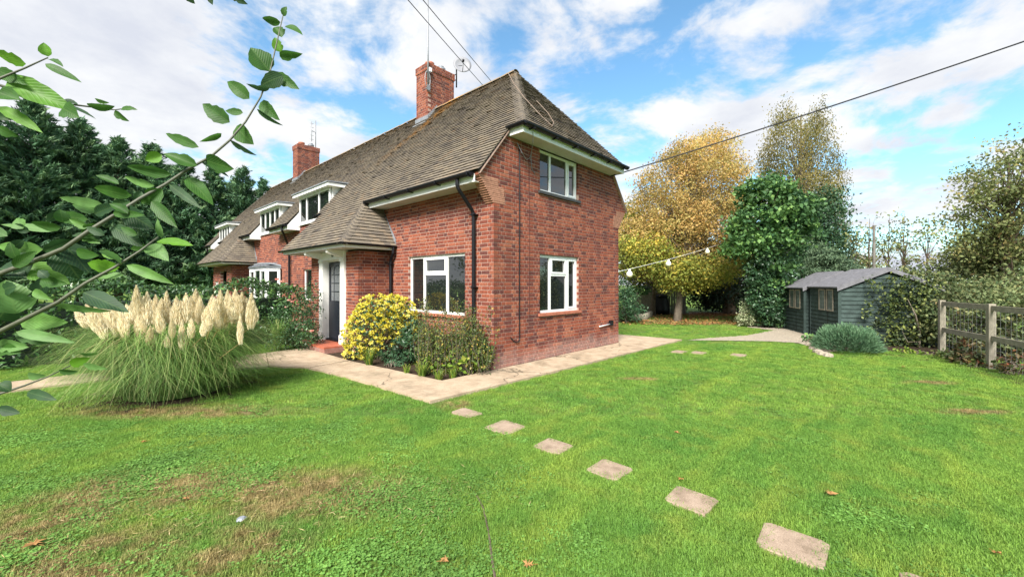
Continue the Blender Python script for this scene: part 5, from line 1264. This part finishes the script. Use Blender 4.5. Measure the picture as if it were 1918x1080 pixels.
# ================================================================== trees at the back
b = G(1268, 601, LZ); b2 = D(1300, 330, 19)
tree('autumn_tree', 'big tree in orange and yellow autumn leaf behind the house', 'tree', b, b2, .15,
     [ell(1290, 370, 95, 105, 19.2, 2.6), ell(1330, 330, 60, 75, 19.5, 2), ell(1240, 420, 75, 75, 18.8, 2.2), ell(1320, 420, 75, 60, 19, 2.2), ell(1330, 285, 38, 35, 19.4, 1.2), ell(1200, 450, 40, 45, 18.5, 1.4), ell(1370, 350, 30, 60, 19.5, 1.2), ell(1345, 262, 24, 24, 19.4, .8), ell(1270, 290, 30, 26, 19.3, .9), ell(1385, 400, 22, 40, 19.4, .8), ell(1175, 470, 22, 36, 18.6, .8), ell(1215, 350, 24, 24, 18.9, .8), ell(1250, 490, 60, 34, 18.6, 1.4), ell(1330, 490, 50, 34, 18.8, 1.3), ell(1195, 500, 30, 26, 18.4, .9)],
     1250, 58, .24, .095, 'autumn', nl=210, bark='palebark', width=.6, rg=.014, shell=.25)
tree('turning_tree', 'lower yellow green tree beneath the orange crown by the house corner', 'tree', D(1222, 588, 20.5)*1 - Vector((0, 0, 0)), D(1230, 470, 20.5), .14,
     [ell(1200, 480, 55, 40, 18, 1.4), ell(1270, 512, 55, 30, 17.8, 1.2), ell(1230, 440, 60, 30, 20, 1.6), ell(1320, 510, 45, 28, 17.8, 1.1), ell(1370, 480, 35, 40, 19.5, 1.2), ell(1180, 430, 30, 50, 20.5, 1.2)],
     640, 40, .25, .12, 'autgreen', nl=45, shell=.4)
t_ = bpy.data.objects['turning_tree']
tree('dark_evergreen', 'dark spreading evergreen closing the back of the garden', 'tree', G(1366, 588, LZ), D(1366, 450, 21.8), .3,
     [ell(1340, 520, 60, 50, 22.5, 2), ell(1400, 510, 60, 60, 22.5, 2), ell(1270, 520, 60, 30, 23.5, 1.6), ell(1210, 500, 50, 40, 24, 1.5), ell(1370, 565, 60, 26, 23.5, 1.5), ell(1310, 560, 30, 20, 24, 1)],
     620, 34, .34, .16, 'dark', nl=40, shell=.3)
tree('silver_birch', 'tall weeping birch with thin olive leaf rising highest', 'tree', D(1500, 585, 24)*1, D(1500, 215, 24), .22,
     [ell(1475, 290, 45, 70, 24, 1.4), ell(1530, 300, 32, 85, 24.4, 1.2), ell(1500, 380, 65, 60, 24, 1.8), ell(1535, 225, 15, 25, 24.2, .6), ell(1470, 225, 26, 22, 24, .8), ell(1560, 340, 18, 50, 24.2, .7), ell(1440, 320, 16, 40, 24, .6), ell(1520, 440, 60, 50, 23.5, 1.6)],
     820, 44, .17, .10, 'birch', nl=90, bark='palebark', rg=.008, shell=.3, flat=2.2, axis=lambda p, b_: RNG.normal(size=p.shape)*.5-UP)
tree('dark_background_tree', 'dense dark leafy tree below the birch', 'tree', D(1530, 588, 22)*1, D(1530, 400, 22), .25,
     [ell(1530, 440, 48, 65, 21.8, 1.6), ell(1500, 500, 55, 55, 21.5, 1.6), ell(1560, 480, 35, 50, 22, 1.3), ell(1540, 390, 30, 40, 22, 1.2), ell(1480, 440, 40, 50, 21.8, 1.3)],
     560, 36, .28, .14, 'ivy', nl=30)
mp = G(1440, 612, LZ)
tree('maple_tree', 'bright green leafy tree with an ivy clad trunk', 'tree', mp, D(1442, 420, 15.4), .2,
     [ell(1440, 400, 62, 55, 15.4, 1.2), ell(1480, 400, 40, 40, 15.2, .9), ell(1410, 430, 42, 40, 15.2, .9), ell(1430, 355, 40, 24, 15.4, .9), ell(1440, 460, 55, 28, 15.3, 1), ell(1380, 455, 24, 22, 15.2, .6), ell(1500, 430, 26, 30, 15.2, .6), ell(1510, 385, 16, 18, 15.1, .4), ell(1455, 342, 18, 14, 15.3, .4), ell(1400, 372, 16, 20, 15.3, .4), ell(1375, 470, 18, 12, 15.2, .4), ell(1450, 510, 40, 30, 15.1, .8), ell(1458, 545, 28, 30, 15.2, .6)],
     460, 30, .15, .15, 'maple', width=.75, nl=40, up=.7, shell=.35, axis=lambda p, b_: RNG.normal(size=p.shape)*.8-UP*.5)
tree('ivy_column', 'dark ivy swathing the trunk under the green tree', 'climber', mp+Vector((.05, -.1, 0)), D(1440, 480, 15.3), .1,
     [ell(1440, 560, 34, 55, 15.1, .6), ell(1438, 500, 38, 40, 15.1, .6), ell(1452, 582, 26, 30, 15.1, .5), ell(1430, 530, 26, 60, 15, .5)], 420, 26, .1, .085, 'ivy', nl=14, width=.75)
bush('variegated_shrub', 'pale cream and green variegated shrub by the ivy trunk', [ell(1405, 588, 20, 22, 15.6, .4), ell(1412, 570, 14, 18, 15.6, .35), ell(1398, 600, 16, 12, 15.5, .3)], 1700, .075, 'varieg', 120, .07)
bush('green_shrub', 'bright green shrub between the ivy trunk and the far shed', [ell(1478, 575, 26, 26, 16.2, .5), ell(1490, 555, 22, 20, 16.2, .4), ell(1458, 603, 18, 10, 14.9, .3)], 1700, .09, 'maple', 110, .08)
tree('pale_conifer', 'pale feathery conifer above the shed roofs', 'tree', D(1555, 585, 17)*1, D(1555, 470, 17), .12,
     [ell(1555, 500, 34, 28, 17, .7), ell(1540, 480, 20, 24, 17, .5), ell(1575, 505, 26, 16, 17, .5), ell(1525, 500, 14, 20, 17, .4)], 260, 34, .14, .16, 'pine', width=.2, nl=30, flat=.4)
bush('orange_shrub', 'orange leaved shrub just above the near shed roof', [ell(1605, 500, 24, 16, 22, .6), ell(1585, 508, 16, 10, 22, .5)], 1300, .12, 'autumn', 70, .15)
# saplings and tree on the right
for k, (px, top, d, w) in enumerate(((1625, 400, 18, 22), (1662, 395, 18.5, 26), (1690, 392, 18, 24), (1735, 400, 17.5, 16), (1600, 430, 19, 18))):
    b = D(px, 585, d); b.z = LZ
    tree('sapling', ['leftmost but one of the thin sparse saplings above the shed', 'thin sapling standing just right of the wooden pole', 'tallest thin sapling in the middle of the group', 'lone thin sapling at the right of the group', 'leftmost thin sapling beside the dark tree'][k], 'tree', b, D(px+4, top+8, d), .045,
         [ell(px, top+25, w, 28, d, .5), ell(px+3, top+70, w*1.1, 40, d, .6), ell(px, top+110, w, 26, d, .5)], 46, 9, .16, .13, 'olive', 'thin saplings above the shed', nl=26, rg=.006, shell=.35)
m = MB(); pb = D(1637, 585, 17); pb.z = LZ-.1; m.tube([pb, D(1637, 422, 17)], [.065, .05], 8); tag(part('utility_pole', m, 'greywood'), 'plain wooden pole standing behind the near shed', 'pole')
b = D(1885, 585, 12.5); b.z = LZ
tree('olive_tree', 'airy tree with olive and brownish leaves at the right edge', 'tree', b, D(1890, 300, 12.5), .13,
     [ell(1880, 330, 55, 55, 12.5, 1.1), ell(1840, 390, 40, 55, 12.6, .9), ell(1900, 420, 55, 70, 12.4, 1.1), ell(1915, 270, 30, 45, 12.4, .7), ell(1830, 440, 45, 40, 12.8, .8), ell(1960, 350, 50, 90, 12.3, 1.2), ell(1850, 470, 50, 35, 13, .9)],
     430, 26, .19, .10, 'olive', nl=90, rg=.008, shell=.3)
tree('golden_tree', 'bushy golden green tree low behind the right hedge', 'tree', D(1835, 590, 17)*1, D(1835, 470, 17), .15, [ell(1835, 465, 45, 32, 17, 1.1), ell(1810, 490, 40, 25, 17, 1), ell(1860, 490, 40, 28, 17, 1)], 240, 30, .2, .12, 'olive', nl=25)
# far barn roof glimpsed over the hedge
m = MB(); c = D(1800, 500, 45); m.prism([(c.x-6, c.y-5, 2.9), (c.x+5, c.y-7, 2.9), (c.x+5.4, c.y-3, 4.2), (c.x-5.6, c.y-1, 4.2)], (0, 0, .12)); bw = MB(); bw.box(c.x-5.4, c.x+4.6, c.y-4.6, c.y-1.5, -.1, 2.9)
thing('farm_barn', 'distant grey roofed barn glimpsed over the right hedge', 'barn', (c.x, c.y-3, 0), [('roof', m, 'shedfelt', False), ('wall', bw, 'greywood', False)])
# ================================================================== back of the garden
def panel_fence(name, label, p0, p1, h, n, mat='greywood'):
    p0, p1 = Vector(p0), Vector(p1); p0.z = p1.z = 0; u = (p1-p0); L = u.length; u.normalize(); w = Vector((-u.y, u.x, 0)); rt = root(name, label, 'fence', (p0.x, p0.y, LZ))
    for k in range(n):
        m = MB(); m.obox(p0+u*(L*k/n+.006)+Z_*(LZ)-w*(.012 if k % 2 else 0), u*(L/n-.012), w*.02, Z_*(h+random.uniform(-.02, .02))); part('board', m, mat, rt)
    for z in (.35, h-.3):
        m = MB(); m.obox(p0+w*.021+Z_*z, u*L, w*.04, Z_*.08); part('rail', m, mat, rt)
    for f in (0, .5, 1): q = p0+u*L*f; m = MB(); m.box(q.x-.05, q.x+.05, q.y+.03, q.y+.13, LZ, h+.1); part('post', m, mat, rt)
panel_fence('board_fence', 'tall grey board fence at the back of the garden', D(1214, 0, 22.5), D(1285, 0, 21.8), 1.78, 15)
panel_fence('low_board_fence', 'lower greenish board fence beneath the clipped hedge', D(1172, 0, 21.5), D(1220, 0, 21.8), 1.05, 9, 'wood')
bush('clipped_hedge', 'small clipped bright green hedge above the low fence', [ell(1195, 547, 24, 8, 22.3, .5), ell(1180, 550, 12, 8, 22.3, .4), ell(1200, 552, 20, 8, 22.3, .4)], 1800, .10, 'maple', 90, .12)
bush('dark_corner_shrub', 'dark rounded shrub against the far end of the house', [ell(1172, 570, 22, 30, 17.2, .7), ell(1160, 560, 25, 40, 17.5, .7), ell(1190, 585, 16, 16, 17, .5)], 4200, .09, 'ivy', 260, .1)
# black compost bin
cb = G(1236, 588, LZ); m = MB(); m.lathe((cb.x, cb.y, LZ), [(.50, 0), (.48, .3), (.42, .85), (.40, .95)], 16); lid = MB(); lid.lathe((cb.x, cb.y, LZ+.951), [(.43, 0), (.43, .05), (.30, .12), (.04, .15)], 16)
thing('compost_bin', 'black compost bin in front of the grey board fence', 'bin', (cb.x, cb.y, LZ), [('drum', m, 'black', True), ('lid', lid, 'black', True)])
# log edging curve
e0 = [G(1160, 600), G(1185, 599), G(1208, 597), G(1222, 590)]
lr_ = root('log_edging', 'low edging of short upright logs along the back lawn', 'edging', tuple(e0[0]))
for i in range(3):
    for k in range(7):
        q = e0[i].lerp(e0[i+1], k/7); m = MB(); m.lathe((q.x, q.y, LZ-.05), [(.10, 0), (.10, .26+random.random()*.06), (.08, .28+.06)], 8, random.random()); part('log', m, 'wood', lr_, True)
# leaf litter under the trees and single fallen leaves on the lawn
n = 2600; d = RNG.uniform(16, 22, n); px = RNG.uniform(1165, 1420, n); px = np.where(RNG.random(n) < .4, RNG.normal(1290, 60, n), px)
pts = np.array([tuple(D(p, 0, q)) for p, q in zip(px, d)]); pts[:, 2] = LZ+.035+RNG.random(n)*.02; ax = RNG.normal(size=(n, 3)); ax[:, 2] *= .2
pts = pts[~((pts[:, 0] < DEEP+1.6) & (pts[:, 1] > -1))]; ax = ax[:len(pts)]
tag(put('leaf_litter', leaf_mesh('leaf_litter', pts, RNG.uniform(.06, .13, len(pts)), .7, ax, 1.0), LM['brown']), 'brown fallen leaves scattered under the trees at the back', 'leaf litter', kind='stuff')
bank = MB(); bp = [G(1290, 590), G(1420, 590), G(1420, 583), G(1290, 583)]; bank.poly([(p.x, p.y, LZ+.01) for p in bp]); tag(part('leafy_ground', bank, LM['brown']), kind='structure')
def maple_leaf(c, s, label, lift=.03):
    m = MB(); n = 18; pts = []; a0 = random.random()*6.28
    for k in range(n):
        a = a0+6.283*k/n; r = s*(.5 if k % 2 else (.28 if k % 6 else .5))*(1.0 if k % 2 else .62); pts.append(Vector((c.x+r*math.cos(a), c.y+r*math.sin(a), LZ+lift+random.uniform(0, .018))))
    ctr = Vector((c.x, c.y, LZ+lift+.004)); m.v = [tuple(p) for p in pts]+[tuple(ctr)]; m.f = [(k, (k+1) % n, n) for k in range(n)]; m.r = [random.uniform(.55, 1)]*n
    m.tube([ctr, ctr+Vector((math.cos(a0), math.sin(a0), 0))*s*.8], .0016, 4)
    tag(part('fallen_leaf', m, LM['brown']), label, 'leaf', 'single fallen leaves on the lawn')
for (x, y, s, l) in ((1556, 932, .10, 'orange fallen leaf alone on the right lawn'), (988, 1068, .075, 'orange fallen leaf at the bottom edge, middle of the photo'), (64, 1028, .11, 'brown fallen leaf near the bottom left corner'), (833, 1060, .06, 'small orange fallen leaf at the bottom beside the bare crack'),
                    (1267, 815, .06, 'small tan fallen leaf on the lawn beyond the stepping slabs'), (1276, 905, .05, 'tiny orange leaf on the edge of a stepping slab'), (350, 942, .06, 'small yellow leaf on the worn patch'), (270, 833, .06, 'small fallen leaf in front of the pampas grass'), (1867, 1046, .05, 'small brown leaf near the bottom right corner'), (1692, 690, .06, 'small pale leaf on the far right lawn')):
    maple_leaf(G(x, y, LZ), s, l, .034)
m = MB(); m.tube([G(890, 925, LZ), G(905, 955, LZ), G(915, 1000, LZ), G(920, 1040, LZ), G(925, 1075, LZ), G(930, 1110, LZ)], [.003, .007, .006, .009, .008, .007], 6)
m.v = [(x, y, z+.018) for x, y, z in m.v]; tag(part('bare_root', m, 'bark'), 'thin bare brown root snaking through the lawn', 'root')
c = G(452, 977, LZ); m = MB(); m.lathe((c.x, c.y, LZ+.012), [(.028, 0), (.034, .01), (.02, .022)], 7); m.v = [(x+random.uniform(-.006, .006), y, z) for x, y, z in m.v]; tag(part('pebble', m, 'lead'), 'small grey stone on the worn lawn patch', 'stone')
# ================================================================== string of bulbs from the house to the tree
s0, s1 = Vector((DEEP+.02, .05, 1.617+(531-509)/758*11.2)), D(1345, 458, 17.8)
sl_ = root('festoon_lights', 'string of round pale bulbs from the house to the tree', 'string lights', tuple(s0))
line = sag(s0, s1, .05); m = MB(); m.tube(line, .006, 5); part('cable', m, 'white', sl_)
bulbm = plain('bulb_white', (.82, .80, .60), .25, .05)
for px in (1179, 1252, 1325):
    k = min(range(len(line)), key=lambda i: abs(proj(line[i])[0]-px)); a = line[k]; q = line[min(k+1, len(line)-1)]
    xa, xb = proj(a)[0], proj(q)[0]; p = a.lerp(q, max(-.6, min(.6, (px-xa)/(xb-xa)))) if xb != xa else a
    m = MB(); m.lathe(p-Vector((0, 0, .24)), [(.02, 0), (.075, .025), (.095, .085), (.075, .15), (.035, .185), (.03, .24)], 12); part('bulb', m, bulbm, sl_, True)
# ================================================================== leafy branch close to the camera
lv = leafmat('branch_leaf', [(0, (.022, .062, .026)), (.45, (.045, .13, .018)), (.75, (.10, .25, .014)), (1, (.125, .25, .075))], .5, .42, .35, 45, .22, 1.05)
def add_veins(m):
    t = m.node_tree; b = t.nodes['Principled BSDF']; sp = t.nodes.new('ShaderNodeSeparateXYZ'); t.links.new(objco(t), sp.inputs[0])
    ax_ = mth(t, 'ABSOLUTE', sp.outputs[0]); w = mth(t, 'SINE', mth(t, 'MULTIPLY', mth(t, 'SUBTRACT', sp.outputs[1], mth(t, 'MULTIPLY', ax_, .9)), 62.0))
    mid = mth(t, 'LESS_THAN', ax_, .022); h = mth(t, 'MAXIMUM', mth(t, 'POWER', mth(t, 'ADD', mth(t, 'MULTIPLY', w, .5), .5), 6.0), mth(t, 'MULTIPLY', mid, 1.5))
    src = b.inputs['Base Color'].links[0].from_socket; c = mix(t, mth(t, 'MULTIPLY', h, .13), src, (.22, .34, .10))
    c = mix(t, ramp(t, noise(t, objco(t), 5, 5, .7), [(.60, (0, 0, 0)), (.75, (.6, .6, .6))]), c, (.10, .14, .03))
    t.links.new(c, b.inputs['Base Color']); bump(t, b, h, .25, .003)
    for n_ in t.nodes:
        if n_.type == 'BSDF_TRANSLUCENT': t.links.new(c, n_.inputs[0])
add_veins(lv)
def big_leaf(seed, r):
    rg = random.Random(seed); m = MB(); NL, NW = 9, 4; asym = rg.uniform(-.1, .1); curl = rg.uniform(-.5, .5); arch = rg.uniform(.05, .5); cup = rg.uniform(.1, .55); nb = rg.randrange(3, 8); nd_ = rg.uniform(.0, .3); twist = rg.uniform(-.5, .5)
    for i in range(NL+1):
        t = i/NL; w = .5*math.sin(math.pi*min(1, t**.8))**.75*(1-.25*t)+.004
        w *= 1+rg.uniform(-.06, .06)+(.0 if i % 2 else -.05)
        for j in range(NW+1):
            u = -1+2*j/NW; uw = u*w*(1-nd_ if (i == nb and j == NW) else 1); m.v.append((uw+asym*math.sin(math.pi*t)*.3, t, abs(u)*w*cup-arch*(t-.5)**2*1.2+curl*t*t*.3+u*w*twist*t+rg.uniform(-.012, .012)))
    for i in range(NL):
        for j in range(NW): a = i*(NW+1)+j; m.f.append((a, a+1, a+NW+2, a+NW+1)); m.r.append(r)
    me = m.mesh('leaf', True); me.materials.append(lv); return me
LV = {c: [big_leaf(k*7+ci, r+(k % 3-1)*.05) for k in range(7)] for ci, (c, r) in enumerate((('d', .05), ('g', .38), ('b', .78), ('p', .97)))}
BR = root('leafy_branch', 'leafy branch reaching into the photo from the left, close by', 'branch', (D(-150, 700, .85).x, D(-150, 700, .85).y, LZ))
stem = MB()
def st(pts, r0, r1):
    n = len(pts); stem.tube([D(*p) for p in pts], [r0+(r1-r0)*k/(n-1) for k in range(n)], 7)
mainA = [(-190, 640, .84), (-90, 570, .84), (0, 512, .85), (60, 490, .86), (120, 465, .87), (170, 430, .88), (215, 402, .9), (262, 372, .93), (310, 345, .96), (350, 318, .99), (395, 293, 1.02), (430, 263, 1.05), (460, 228, 1.08), (488, 182, 1.1), (505, 138, 1.12), (519, 78, 1.14), (530, 30, 1.16)]
st(mainA, .0056, .0014)
st([(-160, 690, .83), (-80, 660, .83), (0, 620, .84), (60, 590, .84), (110, 565, .85), (160, 530, .86), (215, 500, .88), (262, 470, .9), (296, 444, .92)], .006, .0018)
st([(-170, 800, .85), (-60, 770, .88), (0, 737, .9), (45, 722, .92), (90, 705, .95), (140, 680, .98)], .004, .001)
st([(-160, 230, .85), (-60, 180, .86), (0, 147, .88), (48, 127, .9), (90, 108, .92)], .004, .0012)
st([(-160, 120, .88), (-60, 140, .88), (0, 160, .9), (60, 178, .93), (135, 196, .96), (175, 201, 1.0), (215, 206, 1.02), (250, 201, 1.04)], .004, .001)
st([(-190, 640, .84), (-160, 690, .83), (-170, 800, .85)], .014, .014)
st([(-190, 640, .84), (-175, 420, .85), (-160, 230, .85), (-160, 120, .88), (-100, -60, .95), (100, -160, 1.05), (340, -60, 1.1), (440, -30, 1.12)], .014, .003)
g0 = D(-190, 640, .84); stem.tube([(g0.x-.05, g0.y+.02, LZ-.1), (g0.x-.02, g0.y, .8), g0], [.03, .022, .014], 8)
part('stem', stem, plain('young_twig', (.085, .09, .06), .6, .3, 40), BR, True)
def dpt(x, y):                           # depth of the nearest stem point
    return min(((x-a)**2+(y-b_)**2, d) for a, b_, d in mainA)[1]
LEAF = '''530 30 537 13 10 g;525 42 493 34 15 g;535 46 565 60 12 g;528 70 514 49 20 g;526 98 514 70 18 b;522 106 566 101 17 g;505 133 470 91 38 g;508 138 560 167 22 g;530 142 486 160 28 d;466 184 423 150 24 g;505 166 462 158 9 d;485 190 520 223 24 g;480 205 529 235 9 d;455 211 423 208 13 g;428 228 380 195 28 g;415 250 374 264 11 g;440 235 467 268 28 g;430 264 480 291 9 d;370 275 308 249 18 g;368 309 308 288 22 g;384 300 438 316 30 g;377 300 428 331 12 d;303 290 272 300 20 b;350 330 397 378 27 g;
321 326 236 312 22 g;316 345 373 388 16 d;303 356 265 380 27 g;283 377 332 426 21 g;226 390 288 428 32 d;207 421 262 460 26 d;244 366 170 352 23 g;223 345 179 327 11 g;288 348 231 331 14 p;192 384 109 370 17 p;187 395 137 383 19 g;161 410 99 403 23 g;114 426 61 416 17 g;104 431 2 420 14 p;166 426 131 410 14 p;195 440 160 424 14 d;180 452 140 440 12 p;80 467 -5 460 27 p;119 454 166 510 42 d;111 467 146 520 50 d;275 457 315 487 26 p;275 460 246 466 14 p;293 452 360 458 11 b;302 444 293 410 11 p;220 501 161 493 23 b;236 496 324 531 18 p;231 514 184 520 10 p;47 498 128 530 38 b;-5 500 48 518 34 d;30 587 12 524 58 p;-5 602 22 560 40 d;36 602 125 603 32 p;154 546 240 584 30 d;95 569 205 584 11 p;27 620 139 641 18 p;27 624 100 640 20 g;-5 646 47 650 24 p;-5 655 40 660 22 g;129 684 167 670 18 b;148 662 184 660 9 p;154 682 199 691 10 p;49 704 85 703 15 p;110 693 145 696 9 g;49 733 101 748 18 d;-5 718 20 732 22 d;-5 764 33 774 17 d;60 545 95 560 16 p;25 500 70 470 20 g;140 470 180 480 18 g;240 400 205 380 15 g;255 440 225 425 14 g;190 470 225 485 13 b;90 520 60 560 24 d;
48 120 -8 97 20 b;90 106 81 80 17 b;83 118 149 151 15 g;92 111 117 123 9 g;-8 130 46 156 24 g;10 148 132 203 44 b;-5 197 77 246 20 b;112 200 148 220 32 g;-5 172 40 190 30 g;162 198 212 203 11 g;178 186 205 192 7 p;225 203 255 204 8 g;212 209 242 227 13 g;130 197 178 220 7 d;118 186 146 196 10 d;345 -14 362 6 14 d;388 -16 398 9 14 d;430 -12 463 8 14 d;-5 240 30 255 18 g;-8 215 20 225 16 d'''
for _ in range(22):                        # fill of smaller leaves in the thick of the branch
    x = random.uniform(5, 290); y = 500-(x*.48)+random.uniform(-55, 75); a = random.uniform(0, 6.28); l = random.uniform(30, 62)
    LEAF += ';%d %d %d %d %d %s' % (x, y, x+l*math.cos(a), y+l*math.sin(a)*.6, random.uniform(11, 24), random.choice('ddggp'))
for k, s in enumerate(x for x in LEAF.replace('\n', '').split(';') if x.strip()):
    f = s.split(); xb, yb_, xt, yt = map(float, f[:4]); w = float(f[4]); c = f[5]
    d0 = dpt(xb, yb_)+random.uniform(-.02, .03); lpx = math.hypot(xt-xb, yt-yb_)
    p0, p1 = D(xb, yb_, d0), D(xt, yt, d0+random.uniform(-.25, .25)*lpx/F*d0); Yv = (p1-p0); L = Yv.length; Yv.normalize()
    v = (Vector((CAMX, CAMY, CAMH))-p0).normalized(); tilt = random.uniform(-.5, .5) if w > 12 else random.uniform(.6, 1.0)*random.choice((-1, 1))
    Zv = (v-Yv*v.dot(Yv)).normalized(); Zv.rotate(Matrix.Rotation(tilt, 3, Yv)); Xv = Yv.cross(Zv)
    wm = w/F*d0/max(.35, abs(math.cos(tilt)))/.86; p1 = p0+(p1-p0)*1.02; L *= 1.02
    put('leaf', LV[c][k % 7], None, BR, frame4(p0, Xv*wm, Yv*L, Zv*wm))
# ================================================================== trees added out of view so that the window panes have something to mirror
for k, (x, y, h, lab) in enumerate(((-4, -19, 8, 'broad leafy tree across the garden, added unseen for the gable panes to mirror'), (9, -20, 7, 'second leafy tree across the garden, added unseen for the gable panes to mirror'), (-17, -3, 7, 'leafy tree beyond the front lawn, added unseen for the front panes to mirror'), (-17, 6, 9, 'second leafy tree beyond the front lawn, added unseen for the front panes to mirror'), (-16, 14, 10, 'third leafy tree beyond the front lawn, added unseen for the front panes to mirror'))):
    b = Vector((x, y, LZ)); tree('added_reflection_tree', lab, 'tree', b, b+Z_*h*.8, .2, [(b+Z_*h*.6, h*.42, h*.42, h*.38), (b+Vector((1.8, .8, h*.45)), h*.3, h*.3, h*.28), (b+Vector((-1.6, .9, h*.4)), h*.3, h*.3, h*.3)], 260, 22, .4, .24, 'hedge', nl=20)
